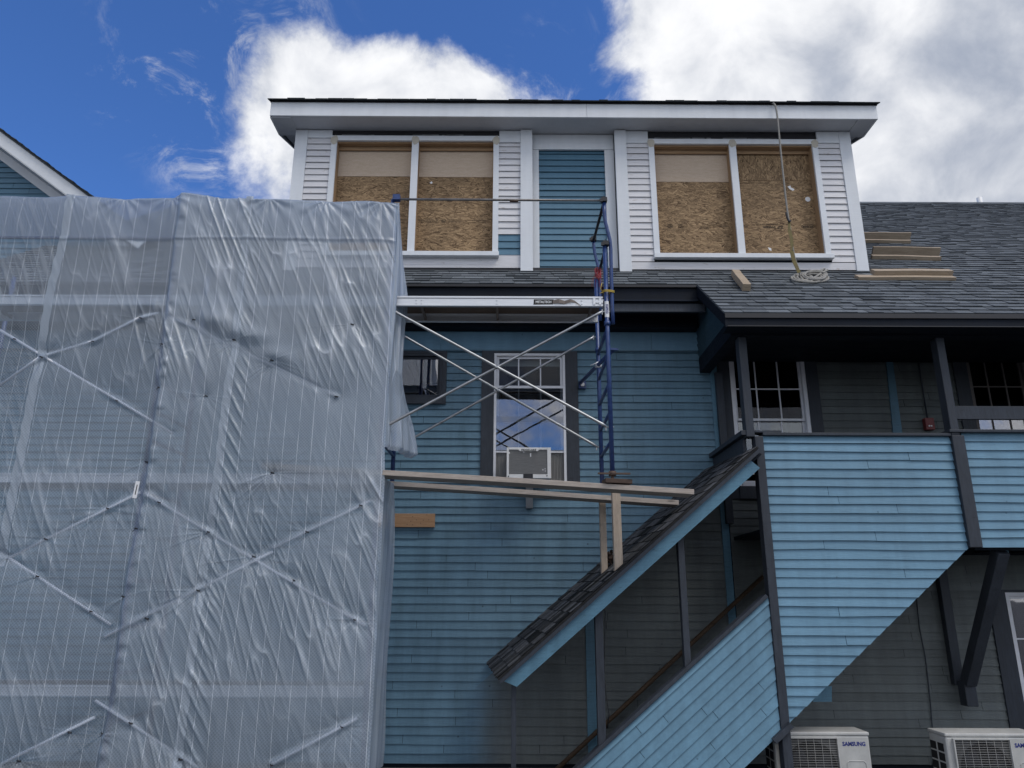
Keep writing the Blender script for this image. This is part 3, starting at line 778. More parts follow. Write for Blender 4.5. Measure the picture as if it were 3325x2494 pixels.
# --- dormer
DY = 8.74; DX0, DX1 = -2.955, 4.59; DZ = 7.88
def drp(u0, v0, u1, v1, Y=DY): return rp(u0, v0, u1, v1, Y)
def vx(u, v, Y=DY): return P(u, v, Y).x
def vz_(v, u=1800, Y=DY): return P(u, v, Y).z
zsillL, zsillR = vz_(838, 1400), vz_(832, 2400)
zbase = vz_(872, 1700)
LX0, LX1 = vx(1082, 640), vx(1600, 700)         # left opening
RX0, RX1 = vx(2132, 650), vx(2656, 650)         # right opening
LZ0, LZ1 = vz_(824, 1450), vz_(461, 1350)
RZ0, RZ1 = vz_(831, 2400), vz_(472, 2400)
core = MB(); openings = [(LX0, LX1, LZ0, LZ1), (RX0, RX1, RZ0, RZ1)]
sheet(core, DX0 + .02, vx(1728, 650), rz(DY) - .3, DZ, DY + .004, DY + .10, openings); sheet(core, vx(2003, 650), DX1 - .02, rz(DY) - .3, DZ, DY + .004, DY + .10, openings)
core.box(vx(1728, 650), vx(2003, 650), DY + .125, DY + .2, rz(DY) - .3, DZ)
for x in (DX0 + .02, DX1 - .10):
    core.prism([(x, DY + .102, rz(DY) - .3), (x, DY + .102, DZ), (x, 13.9, DZ + 1.75), (x, 13.9, rz(13.9) - .3)], (.08, 0, 0))
dormer = part(core, 'dormer', NAVY)
def dp(mb, name, mat, bevel=0, label=None): return part(mb, name, mat, dormer, bevel, label)
# siding
random.seed(31)
cas = .075
L_o = (LX0 - cas, LX1 + cas, LZ0 - .09, LZ1 + .16); R_o = (RX0 - cas, RX1 + cas, RZ0 - .09, RZ1 + .16)
xLb = vx(984, 640) - .002; xcolL0, xcolL1 = vx(1690, 650), vx(1729, 650); xcolR0, xcolR1 = vx(2002, 650), vx(2040, 650); xRb = vx(2748, 650)
pr = MB(); zt_p = vz_(762, 1650)
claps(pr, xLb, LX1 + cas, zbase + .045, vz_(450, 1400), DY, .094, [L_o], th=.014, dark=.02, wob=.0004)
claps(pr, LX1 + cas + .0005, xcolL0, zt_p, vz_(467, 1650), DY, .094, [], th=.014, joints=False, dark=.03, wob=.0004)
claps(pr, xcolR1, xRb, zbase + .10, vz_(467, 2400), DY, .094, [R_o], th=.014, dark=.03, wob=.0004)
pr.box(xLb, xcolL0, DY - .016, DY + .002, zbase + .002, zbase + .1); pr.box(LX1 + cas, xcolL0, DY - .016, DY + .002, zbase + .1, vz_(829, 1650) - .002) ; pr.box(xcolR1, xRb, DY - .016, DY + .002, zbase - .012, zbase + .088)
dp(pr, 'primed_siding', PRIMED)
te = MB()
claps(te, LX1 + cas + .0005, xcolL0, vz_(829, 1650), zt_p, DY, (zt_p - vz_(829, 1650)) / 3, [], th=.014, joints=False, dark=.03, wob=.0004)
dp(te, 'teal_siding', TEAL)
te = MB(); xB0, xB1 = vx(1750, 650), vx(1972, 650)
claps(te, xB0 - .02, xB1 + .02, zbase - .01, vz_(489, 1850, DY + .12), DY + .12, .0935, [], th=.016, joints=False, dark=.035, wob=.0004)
dp(te, 'teal_siding', TEAL)
# white boards
def wb(x0, x1, z0, z1, y0=DY - .028, y1=DY + .003, name='corner_board', mat=WHITE): return dp(MB().box(x0, x1, y0, y1, z0, z1), name, mat, .002)
wb(DX0, xLb - .002, zbase - .05, DZ); wb(xRb + .002, DX1, zbase - .03, DZ)
wb(xcolL0, xcolL1, zbase - .065, DZ, DY - .05); wb(xcolR0, xcolR1, zbase - .065, DZ, DY - .05)
wb(DX0, DX0 + .025, zbase - .3, DZ, DY + .0035, DY + .14)
wb(xcolL1 + .001, xB0 + .005, zbase - .03, DZ, DY + .07, DY + .11, 'bay_jamb'); wb(xB1 - .005, xcolR0 - .001, zbase - .03, DZ, DY + .07, DY + .11, 'bay_jamb')
wb(xcolL1 + .001, xcolR0 - .001, vz_(489, 1850, DY + .09), DZ, DY + .06, DY + .095, 'bay_head')
wb(xLb - .001, LX0 - cas, vz_(450, 1030), DZ, DY - .024, name='frieze_board'); wb(LX1 + cas + .002, xcolL0 - .001, vz_(465, 1650), DZ, DY - .024, name='frieze_board')
wb(xcolR1 + .001, RX0 - cas, vz_(467, 2060), DZ, DY - .024, name='frieze_board'); wb(RX1 + cas + .002, xRb + .001, vz_(467, 2690), DZ, DY - .024, name='frieze_board')
random.seed(77)
def opening(X0, X1, Z0, Z1, mull, split, gaptop, txt):
    fr = MB(); y0, y1 = DY - .034, DY + .003
    h = .075
    fr.box(X0 - cas, X0, y0, y1, Z0 - .02, Z1 - .001); fr.box(X1, X1 + cas, y0, y1, Z0 - .02, Z1 - .001)
    fr.box(X0 - cas, X1 + cas, y0 - .002, y1, Z1, Z1 + h)
    fr.box(mull - .046, mull + .046, y0 + .001, y1, Z0, Z1 - .001)
    w = dp(fr, 'window_frame', WHITE, .002)
    MB().box(X0 - cas - .01, X1 + cas + .012, y0 - .05, y1, Z0 - .062, Z0 - .001).build('sill', WHITE, dormer, .003)
    MB().box(X0 - cas, X1 + cas, DY - .006, DY + .004, Z1 + h + .001, DZ).build('weather_membrane', BLACKM, dormer)
    m = MB()
    for k in range(9):
        a = random.uniform(X0, X1 - .3); m.box(a, a + random.uniform(.05, .4), DY - .0085, DY - .0065, Z1 + h + .025, Z1 + h + random.uniform(.03, .036))
    m.build('membrane_tape', GREYP, dormer)
    # bare filler patches at the joints
    pm = MB(); y = y0 - .0035
    for x in (X0 - cas * .5, mull, X1 + cas * .5):
        pts = [(x + math.cos(t) * (.052 + random.uniform(-.008, .006)), y, Z1 + .008 + math.sin(t) * (.066 + random.uniform(-.014, .014))) for t in [i * math.pi / 7 for i in range(14)]]
        pm.prism(pts, (0, .0013, 0))
    pm.build('filler_patch', FILLER, dormer)
    # rough framing seen inside
    rd = .115
    hd_ = MB(); hd_.box(X0, mull - .047, DY + .0035, DY + rd, Z1 - .02, Z1 + .002); hd_.box(mull + .047, X1, DY + .0035, DY + rd, Z1 - .02, Z1 + .002)
    hd_.box(X0, X1, DY + rd - .03, DY + rd - .012, Z1 - .075, Z1 - .021)
    hd_.build('header', HEADER, dormer)
    st = MB()
    for x in (X0 + .001, mull - .046, mull + .041, X1 - .006): st.box(x, x + .005, DY + .0036, DY + rd - .001, Z0, Z1 - .0205)
    st.build('stud', HEADER, dormer)
    for k, (a, b) in enumerate(((X0, mull - .03), (mull + .03, X1))):
        zs = split[k]; y = DY + rd
        base = MB().box(a, b, y + .004, y + .016, Z0 - .03, zs - .0015); sh_ = base.build('osb_sheet', OSBBASE, dormer)
        fl = MB(); n = int((b - a) * (zs - Z0) * 4800)
        def flakes(fl, a, b, z0, z1, n, vert=False):
            for q in range(n):
                L = random.uniform(.035, .12); w = random.uniform(.006, .023); t = random.gauss(0, .38) + (math.pi / 2 if vert else 0)
                if random.random() < .12: t = random.uniform(0, 3.14)
                x, z = random.uniform(a, b), random.uniform(z0, z1); c, s_ = math.cos(t), math.sin(t)
                yy = y + .0035 - q / n * .003
                P4 = [(-L / 2, -w / 2 * random.uniform(.3, 1)), (L / 2 * random.uniform(.8, 1), -w / 2), (L / 2, w / 2 * random.uniform(.2, 1)), (-L / 2 * random.uniform(.8, 1), w / 2)]
                pts = [(min(max(x + p * c - r * s_, a), b), yy, min(max(z + p * s_ + r * c, z0), z1)) for p, r in P4]
                v = min(1, max(0.02, random.gauss(.52, .27)))
                fl.quad(*pts, var=v)
        flakes(fl, a, b, Z0, zs - .002, n)
        if split[2 + k] == 'osb':
            flakes(fl, a, b, zs + .002, Z1 - .02, int(n * .35), True)
            MB().box(a, b, y + .0045, y + .016, zs + .0015, Z1).build('osb_sheet', OSBBASE, dormer)
        else:
            MB().box(a, b, y + .001, y + .016, zs + .0015, Z1).build('plywood_sheet', PLY, dormer)
        fl.build('osb_flakes', OSB, sh_ if False else dormer)
        # printed stamps (ink a hair in front of the board)
        yi = y - .0006; zi = P(1800 if txt == 'L' else 2400, 718 if txt == 'L' else 735, y).z
        if txt == 'L':
            items = [('RATED SHEATHING', .03, .16, .012), ('24/16 EXPOSURE 1', .028, .16, -.016), ('7/16  SPAN', .028, .50, .014), ('PS2-10  000-42', .026, .50, -.014), ('STRENGTH AXIS', .026, .82, .008), ('THIS DIRECTION', .024, .82, -.02)]
            rot_ = 180
        elif k == 0:
            items = [('RATED', .022, .30, .016), ('24/16', .022, .30, -.014), ('10 03 18', .03, .62, -.012), ('000-42 PS2', .028, .62, -.036), ('STRENGTH', .024, .86, .0)]
            rot_ = 180
        else:
            items = [('SFI', .034, .10, -.01), ('EXPOSURE 1 SIZED FOR SPACING', .02, .36, .034), ('7/16 APA 1234', .02, .62, .034)]
            rot_ = 180
        for body, sz, fx, dz in items:
            text(body, sz, (a + (b - a) * fx, yi, zi + dz), INKOSB, 'stamp', dormer, ext=.0002, rotz=rot_)
        rings = []
        if txt == 'L': rings = [(a + (b - a) * .36, .026, .026, 'PFS')]
        elif k == 0: rings = [(a + (b - a) * .18, .036, .030, 'PFS')]
        else: rings = [(a + (b - a) * .88, .085, .038, 'HUBER')]
        for cx, rx_, rz_, tx in rings:
            m = MB()
            m.tube([(cx + math.cos(t) * rx_, yi, zi + math.sin(t) * rz_) for t in [i * math.pi / 14 for i in range(29)]], .0022, 4); m.build('stamp', INKOSB, dormer)
            text(tx, rz_ * 1.25, (cx, yi, zi), INKOSB, 'stamp', dormer, sx=.95, ext=.0002, rotz=rot_, bold=.0008)
        if txt == 'R' and k == 0:
            m = MB(); cx = a + (b - a) * .32; m.tube([(cx - .03, yi, zi - .026), (cx + .03, yi, zi - .026), (cx + .03, yi, zi + .01), (cx, yi, zi + .03), (cx - .03, yi, zi + .01), (cx - .03, yi, zi - .026)], .0014, 4); m.tube([(a + (b - a) * .66, yi, zi + .034), (a + (b - a) * .84, yi, zi + .034)], .0012, 4); m.build('stamp', INKOSB, dormer)
        if txt == 'R' and k == 1:
            text('ZIP System', .06, (a + (b - a) * .44, yi, zi - .012), INKOSB, 'stamp', dormer, ext=.0002, rotz=180, bold=.0012)
            m = MB(); cx, cz = P(2572, 610, y).x, P(2572, 610, y).z
            m.prism([(cx - .06, yi, cz + .02), (cx - .035, yi, cz - .02), (cx + .005, yi, cz - .045), (cx + .03, yi, cz - .03), (cx + .015, yi, cz - .01), (cx - .015, yi, cz + .005), (cx - .02, yi, cz + .035)], (0, .0004, 0))
            cx, cz = P(2623, 647, y).x, P(2623, 647, y).z
            m.prism([(cx + math.cos(t) * .036, yi, cz + math.sin(t) * .036) for t in [i * math.pi / 8 for i in range(16)]], (0, .0004, 0))
            cx, cz = P(2500, 808, y).x, P(2500, 808, y).z
            m.prism([(cx - .025, yi, cz + .02), (cx - .01, yi, cz - .02), (cx + .02, yi, cz - .03), (cx + .015, yi, cz + .01)], (0, .0004, 0))
            cx, cz = P(2462, 829, y).x, P(2462, 829, y).z
            m.prism([(cx - .05, yi, cz - .01), (cx + .05, yi, cz - .01), (cx + .025, yi, cz + .025), (cx - .02, yi, cz + .03)], (0, .0004, 0)); m.build('paint_blotch', WHITEP, dormer)
        if txt == 'L' and k == 1:
            m = MB(); cx, cz = P(1400, 593, y).x, P(1400, 593, y).z
            m.prism([(cx - .02, yi, cz), (cx, yi, cz - .02), (cx + .02, yi, cz - .01), (cx + .01, yi, cz + .02)], (0, .0004, 0)); m.build('paint_blotch', WHITEP, dormer)
    return w
FILLER = metal('joint_filler', (.50, .46, .38), .7, 0, .1)
opening(LX0, LX1, LZ0, LZ1, vx(1342, 640), (vz_(573, 1300, DY + .115), vz_(575, 1500, DY + .115), 'ply', 'ply'), 0, 'L')
opening(RX0, RX1, RZ0, RZ1, vx(2392, 650), (vz_(591, 2300, DY + .115), vz_(587, 2500, DY + .115), 'ply', 'osb'), 0, 'R')
# flashing along the foot
dp(MB().box(DX0 - .02, DX1 + .03, DY - .006, DY + .0035, rz(DY) - .06, zbase + .01), 'flashing', BLACKM)
# dormer roof: fascia, soffit, slab, drip edge, ragged shingle edge
FY = 8.42; FX0, FX1 = -3.225, 4.84
f0z, f1z = 7.87, 8.075
fa = MB()
def slopez(x): return 0.024 * (FX1 - x) / (FX1 - FX0)
for a, b in ((FX0, .98), (.983, FX1)):
    fa.prism([(a, FY, f0z + slopez(a)), (b, FY, f0z + slopez(b)), (b, FY, f1z + slopez(b)), (a, FY, f1z + slopez(a))], (0, .024, 0))
dp(fa, 'fascia', WHITE, .002)
sf = MB(); sf.box(FX0 + .002, FX1 - .002, FY + .0245, DY + .12, DZ + .012, DZ + .035)
for x0, x1 in ((FX0, DX0), (DX1, FX1)):
    for y0, y1, zo in ((FY + .0245, FY + .40, 0), ):
        sf.box(x0 if x0 == FX0 else x0, x1, y0, y1, DZ + .0, DZ + .011)
    y0, y1 = FY + .33, 14.2
    sf.prism([(x0 + (.05 if x0 == FX0 else 0), y0, DZ + .0115), (x1 - (.05 if x1 == FX1 else 0), y0, DZ + .0115), (x1 - (.05 if x1 == FX1 else 0), y1, DZ + .01 + .30 * (y1 - y0)), (x0 + (.05 if x0 == FX0 else 0), y1, DZ + .01 + .30 * (y1 - y0))], (0, 0, .012))
dp(sf, 'soffit', SOFF)
for x in (FX0, FX1 - .022):
    sl = .33; sfa = MB()
    sfa.prism([(x, FY + .0245, f0z + .004), (x, FY + .40, f0z + .004), (x, 14.2, f0z + .05 + sl * (14.2 - FY - .4)), (x, 14.2, f1z + sl * (14.2 - FY)), (x, FY + .0245, f1z)], (.022, 0, 0))
    dp(sfa, 'rake_board', WHITE)
rs = MB(); random.seed(2)
zr0 = f1z + .03
rs.u = .25
rs.prism([(FX0 - .03, FY - .03, zr0 - .012 + slopez(FX0)), (FX1 + .03, FY - .03, zr0 - .012), (FX1 + .03, 14.4, zr0 + .33 * (14.4 - FY)), (FX0 - .03, 14.4, zr0 + .33 * (14.4 - FY))], (0, 0, .018))
u2 = Vector((0, 1, .33)).normalized()
rs.u = 1
shingles(rs, (FX0 - .035, FY - .05, zr0 + .004), (1, 0, -.003), u2, {'len': 6.2, 'f': lambda s: (0, FX1 - FX0 + .07)}, ex=.135, hi=.35)
dp(rs, 'roof', SHINGLE)
de = MB(); de.prism([(FX0 - .01, FY - .012, f1z + .001 + slopez(FX0)), (FX1 + .01, FY - .012, f1z + .001), (FX1 + .01, FY - .012, f1z + .026), (FX0 - .01, FY - .012, f1z + .026 + slopez(FX0))], (0, .03, 0))
dp(de, 'drip_edge', BLACKM)

# ------------------------------------------------------------------ gabled wing on the left, behind the sheeting
NY = 9.6
nb = tag(empty('gable_house', (-8.0, NY + .4, 0)), 'teal gabled house with white rake board behind the sheeted scaffold', 'house')
n0, n1 = P(0, 418, NY), P(285, 627, NY); nd = (n1 - n0).normalized(); apex = n0 - nd * 3.2; foot = n1 + nd * 1.2
nup = Vector((-nd.z, 0, nd.x)); nup = nup if nup.z > 0 else -nup
def slab(a, b, t0, t1, y0, y1): return MB().prism([a + nup * t0 + Vector((0, y0, 0)), b + nup * t0 + Vector((0, y0, 0)), b + nup * t1 + Vector((0, y0, 0)), a + nup * t1 + Vector((0, y0, 0))], (0, y1 - y0, 0))
m = MB(); random.seed(12)
m.u = .2; L_ = (foot - apex).length
m.prism([apex + nup * -.03, foot + nup * -.03, foot + nup * -.005, apex + nup * -.005], (0, 8, 0))
shingles(m, foot + Vector((0, -.03, 0)) + nup * -.004, (0, 1, 0), -nd, {'len': L_, 'f': lambda s: (0, 8)}, ex=.135, hi=.3, wav=.006)
m.build('roof', SHINGLE, nb)
bz = (n0 - P(0, 490, NY)).dot(nup)
slab(apex, foot, -.03 - .17, -.032, .02, .05).build('rake_board', WHITE, nb)
slab(apex, foot, -.215, -.20, .022, .48).build('soffit', SOFF, nb)
slab(apex, foot, -.34, -.218, .45, .475).build('frieze_board', WHITE, nb)
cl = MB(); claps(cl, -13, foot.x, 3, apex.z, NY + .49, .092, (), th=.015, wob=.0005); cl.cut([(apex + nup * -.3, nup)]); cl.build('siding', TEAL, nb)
MB().prism([apex + nup * -.3 + Vector((0, .5, 0)), foot + nup * -.3 + Vector((0, .5, 0)), (foot.x - .3, NY + .5, 0), (apex.x - .1, NY + .5, 0)], (0, 6.5, 0)).build('wall', NAVY, nb)

# ------------------------------------------------------------------ scaffold
SX, SYF, SYR = .953, 6.95, 7.77
scaf = tag(empty('scaffold', (SX, SYF, 0)), 'blue steel scaffold frame with galvanized cross braces in front of the white sash window', 'scaffold')
ZB = P(1990, 1535, SYF).z; ZT = P(1968, 800, SYF).z
def end_frame(X, name='end_frame'):
    m = MB()
    for y in (SYF, SYR): m.tube([(X, y, ZB), (X, y, ZT)], .0225, 14)
    z = P(1971, 1066, SYF).z
    while z > ZB + .05:
        m.tube([(X, SYF, z), (X, SYR, z)], .017, 10); z -= .288
    fr = m.build(name, TUBEBLUE, scaf)
    c = MB()
    for y in (SYF, SYR): c.tube([(X, y, P(1975, 1048, SYF).z - .03), (X, y, P(1975, 1048, SYF).z + .012)], .032, 14)
    c.build('collar', TUBEBLUE, fr)
    lk = MB()                                # studs and flip locks for the braces
    for y, zz in ((SYF, P(1965, 1012, SYF).z), (SYF, P(1977, 1387, SYF).z), (SYR, P(1947, 1095, SYR).z), (SYR, P(1958, 1452, SYR).z)):
        lk.tube([(X - .06, y, zz), (X + .03, y, zz)], .007, 8); lk.box(X - .052, X - .044, y - .012, y + .012, zz - .035, zz + .02)
    lk.build('brace_lock', GALV, fr)
    return fr
frames = [end_frame(SX - 2.213 * k) for k in range(4)]
def brace(p, q, r=.0135):
    p, q = Vector(p), Vector(q); d = (q - p).normalized(); m = MB()
    m.tube([p, p + d * .05, p + d * .09, q - d * .09, q - d * .05, q], [r * .8, r * 1.15, r, r, r * 1.15, r * .8], 10)
    m.build('cross_brace', GALV, scaf)
zf1, zf2 = P(1965, 1012, SYF).z, P(1977, 1387, SYF).z
for k in range(3):
    a, b = SX - 2.213 * (k + 1), SX - 2.213 * k
    if k: continue
    for y, off in ((SYF, 0), (SYR, 0)):
        z1, z2 = (zf1, zf2) if y == SYF else (P(1947, 1095, SYR).z, P(1958, 1452, SYR).z)
        brace((a + .045, y - .03, z1), (b - .045, y - .03, z2)); brace((a + .045, y - .005, z2), (b - .045, y - .005, z1))
m = MB(); 
for k in range(1):
    a = Vector((SX - 1.1065, SYF - .045, (zf1 + zf2) / 2)); m.tube([a, a + Vector((0, .055, 0))], .012, 8)
    a = Vector((SX - 1.1065, SYR - .045, (P(1947, 1095, SYR).z + P(1958, 1452, SYR).z) / 2)); m.tube([a, a + Vector((0, .055, 0))], .012, 8)
m.build('pivot_bolt', GALV, scaf)
# guard posts: offset tubes that bend towards the bay at the top
def guard(pts, Y, r=.019):
    m = MB(); q = [P(u, v, Y) for u, v in pts]; m.tube(q, r, 12); return m.build('guard_post', TUBEBLUE, scaf)
gf = guard([(1961, 652), (1962, 690), (1965, 718), (1973, 750), (1980, 778), (1983, 810), (1985, 900), (1988, 1000), (1991, 1052)], SYF)
gr = guard([(1927, 775), (1928, 800), (1931, 822), (1938, 850), (1944, 872), (1946, 900), (1948, 960), (1950, 1040)], SYR, .018)
m = MB(); a, b = P(1961, 657, SYF), P(1927, 783, SYR); m.tube([a, b], .016, 10); m.tube([P(1966, 806, SYF), P(1941, 900, SYR)], .016, 10); m.build('side_rail_tube', BLACKM, scaf)
m = MB()
for u, v, Y in ((1961, 652, SYF), (1927, 778, SYR), (1966, 793, SYF)):
    c = P(u, v, Y); m.box(c.x - .03, c.x + .03, c.y - .04, c.y + .02, c.z - .022, c.z + .022); m.tube([c, c + Vector((0, 0, .06))], .005, 6); m.box(c.x - .05, c.x - .02, c.y - .05, c.y - .03, c.z - .035, c.z + .0)
    m.build('rail_clamp', BLACKM, scaf); m = MB()
xl_ = -1.262
m = MB()
zr = P(1640, 656, SYF).z
m.tube([(xl_, SYF - .035, zr + .008), (SX - .01, SYF - .035, P(1957, 657, SYF).z)], .0125, 10); m.build('guard_rail', STEELTUBE, scaf)
m = MB(); c = P(1655, 658, SYF); m.tube([(c.x, SYF - .035, c.z), (c.x + .09, SYF - .035, c.z)], .0135, 10); m.build('rail_tape', RUST, scaf)
m = MB(); c = P(1287, 648, SYF); m.box(c.x - .03, c.x + .045, SYF - .06, SYF, c.z - .03, c.z + .03); m.tube([(xl_, SYF, c.z - .9), (xl_, SYF, c.z)], .02, 10); m.build('guard_post', TUBEBLUE, scaf)
zl_ = P(600, 778, SYF).z
m = MB(); m.tube([(xl_ - 4.2, SYF - .03, zl_), (xl_ + .0, SYF - .03, zl_)], .016, 10); m.build('guard_rail', TUBEBLUE, scaf)
# screw jack
m = MB(); m.tube([(SX, SYF, ZB - .12), (SX, SYF, ZB + .01)], .016, 12); m.tube([(SX, SYF, ZB - .03), (SX, SYF, ZB + .012)], .036, 12)
m.beam((SX - .14, SYF - .03, ZB - .012), (SX + .17, SYF + .02, ZB - .006), .022, .016); m.build('screw_jack', RUST, scaf)
# tie tube to the wall with a swivel clamp
m = MB(); ta, tb = P(1990, 1137, SYF + .16), P(1884, 1244, WY - .07); m.tube([ta, tb], .022, 12); m.beam(ta, ta + (ta - tb).normalized() * .05, .09, .02); m.build('wall_tie', TUBEBLUE, scaf)
m = MB(); c = P(1891, 1249, WY - .06); m.box(c.x - .045, c.x + .045, WY - .075, WY - .02, c.z - .05, c.z + .04); m.build('tie_plate', TUBEBLUE, scaf)
m = MB(); m.tube([(c.x + .0, WY - .095, c.z - .005), (c.x + .0, WY - .076, c.z - .005)], .024, 14); m.build('tie_washer', WHITEP, scaf)
tt = (SYR - ta.y) / (tb.y - ta.y); cc = ta.lerp(tb, tt)
m = MB(); d = (tb - ta).normalized(); m.tube([cc - d * .03, cc + d * .03], .034, 14); m.tube([(SX, SYR, cc.z - .03), (SX, SYR, cc.z + .03)], .034, 14); m.beam(cc + Vector((-.01, 0, -.045)), Vector((SX, SYR, cc.z - .045)), .03, .03); m.tube([cc - d * .01 + Vector((0, -.03, .02)), cc + Vector((-.09, -.05, -.02))], .006, 6)
m.build('swivel_clamp', ALU, scaf)
# sticker on the front leg
c = P(1973, 1003, SYF)
m = MB(); zs_a, zs_b = P(1973, 1032, SYF).z, P(1973, 980, SYF).z
ang = [math.pi * (.12 + .76 * i / 8) for i in range(9)]
for a1, a2 in zip(ang, ang[1:]):
    p1, p2 = (SX - math.cos(a1) * .0236, SYF - math.sin(a1) * .0236), (SX - math.cos(a2) * .0236, SYF - math.sin(a2) * .0236)
    m.quad((*p1, zs_a), (*p2, zs_a), (*p2, zs_b), (*p1, zs_b))
m.build('sticker', WHITEP, scaf)
text('SCAFFOLD', .034, (SX, SYF - .0245, (zs_a + zs_b) / 2), INKBLUE, 'sticker_lettering', scaf, ext=.0003, rotz=90, sx=.62, bold=.001)

# ------------------------------------------------------------------ aluminium walk planks
def walk_plank(X0, X1, z0, z1, y0, label, lettering=False):
    w = tag(empty('scaffold_plank', ((X0 + X1) / 2, y0, z0)), label, 'scaffold plank', 'aluminium planks on the scaffold')
    dep = .48; H = z1 - z0
    for y, s in ((y0, 1), (y0 + dep, -1)):
        m = MB(); m.box(X0, X1, min(y + s * .012, y + s * .016), max(y + s * .012, y + s * .016), z0 + .004, z1 - .004)
        m.box(X0, X1, min(y, y + s * .04), max(y, y + s * .04), z1 - .018, z1); m.box(X0, X1, min(y, y + s * .04), max(y, y + s * .04), z0, z0 + .010)
        m.box(X0, X1, min(y + s * .005, y + s * .0119), max(y + s * .005, y + s * .0119), z0 + .0101, z0 + H * .70)
        m.build('side_rail', ALU, w)
    MB().box(X0, X1, y0 + .042, y0 + dep - .042, z1 - .016, z1 - .004).build('deck', wood('plank_deck' , (.10, .075, .06), (.15, .115, .09), (1, 8, 8), knots=False) if 'plank_deck' not in bpy.data.materials else bpy.data.materials['plank_deck'], w)
    m = MB()
    for f in (.14, .5, .95): x = X0 + (X1 - X0) * f; m.box(x - .012, x + .012, y0 + .0165, y0 + dep - .0165, z0 + .02, z0 + .05)
    m.build('crossbar', ALUDARK, w)
    m = MB()
    for f in (.12, .145, .5, .90):
        x = X0 + (X1 - X0) * f
        for zz in (z0 + H * .25, z0 + H * .6): m.tube([(x, y0 + .006, zz), (x, y0 - .002, zz)], .008, 8)
    m.build('rivet', ALU, w)
    m = MB(); x = X1 - .10; zc_ = z0 + H * .45
    m.box(x, x + .1, y0 - .004, y0 + .004, zc_ - .012, zc_ + .012)
    for a in (0, .06): m.box(x + a, x + a + .022, y0 - .007, y0 + .003, zc_ - .034, zc_ + .034)
    m.tube([(X1 - .02, y0 + .02, zc_ + .02), (X1 + .03, y0 + .03, zc_ + .03), (X1 + .04, y0 + .03, zc_ - .02)], .012, 8)
    m.build('end_hook', ALU, w)
    if lettering:
        a, b = P(1732, 980, y0).x, P(1795, 980, y0).x; za, zb = P(1760, 989, y0).z, P(1760, 972, y0).z
        m = MB(); m.prism([(a, y0 + .0035, za), (b, y0 + .0035, za + .003), (b + .01, y0 + .0035, zb), (a + .005, y0 + .0035, zb)], (0, .0012, 0)); m.build('label_plate', INK, w)
        text('METALTECH', .036, ((a + b) / 2 + .004, y0 + .003, (za + zb) / 2), WHITEP, 'lettering', w, ext=.0004, sx=.80, bold=.0008)
        m = MB(); pts = [(0, 0), (.06, .006), (.12, -.004), (.18, .012), (.22, .006), (.26, -.03), (.29, -.045)]
        zz = (za + zb) / 2; bw = [(.012, .018), (.006, .02), (.0, .018), (.004, .014), (-.004, .01), (.0, .005), (0, .001)]
        for i in range(6):
            p, q = pts[i], pts[i + 1]; h, h2 = bw[i][1], bw[i + 1][1]; yo = y0 - .002 - .012 * (i % 2); yo2 = y0 - .002 - .012 * ((i + 1) % 2)
            m.prism([(b + p[0], yo, zz + p[1] - h), (b + q[0], yo2, zz + q[1] - h2), (b + q[0], yo2, zz + q[1] + h2), (b + p[0], yo, zz + p[1] + h)], (0, .002, 0), 1.0)
        m.build('peeling_label', ALUDARK, w)
    return w
zpa, zpb = P(1640, 993, SYF).z, P(1640, 962, SYF).z
walk_plank(SX - 2.213 + .03, P(1958, 980, SYF).x, zpa, zpb, SYF, 'silver walk plank with torn black label spanning above the crossed braces', True)
for k in (1, 2):
    walk_plank(SX - 2.213 * (k + 1) + .03, SX - 2.213 * k - .03, zpa, zpb, SYF, 'upper walk plank, a pale band behind the %s plastic sheeting' % ('middle', 'far left')[k - 1])
zq = P(600, 1568, SYF).z; zq2 = P(600, 2262, SYF).z
for k in (1, 2):
    walk_plank(SX - 2.213 * (k + 1) + .03, SX - 2.213 * k - .03, zq, zq + .09, SYF, 'mid-height walk plank, a pale band behind the %s plastic sheeting' % ('middle', 'far left')[k - 1])
walk_plank(SX - 2.213 * 3 + .03, SX - 2.213 * 1 - .03, zq2, zq2 + .09, SYF, 'lowest walk plank showing faintly low behind the plastic sheeting')
# lower lift behind the sheeting: frames, braces
def low_frame(X, zt_):
    m = MB()
    for y in (SYF, SYR): m.tube([(X, y, 0), (X, y, zt_)], .0225, 12)
    z = .3
    while z < zt_: m.tube([(X, SYF, z), (X, SYR, z)], .017, 8); z += .4
    m.build('end_frame', TUBEBLUE, scaf)
for k in (1, 2, 3): low_frame(SX - 2.213 * k, ZB - .01 if k > 1 else P(1260, 1600, SYF).z)
TIES_BR = [[(0, 1072), (560, 1407)], [(0, 1250), (133, 1158), (301, 1108), (455, 1031), (514, 1016)], [(534, 1019), (1093, 1288)], [(0, 1792), (360, 2029)], [(0, 1826), (455, 1599)], [(470, 1602), (1185, 2033)], [(340, 2068), (886, 1791)], [(886, 1780), (1205, 1625)], [(0, 2483), (307, 2329)], [(310, 2275), (644, 2494)], [(883, 2483), (1160, 2333)]]
m = MB()
for br in TIES_BR:
    m.tube([P(u_, v_, 6.835) for u_, v_ in br], .0135, 8)
m.build('cross_brace', WHITEOLD, scaf)

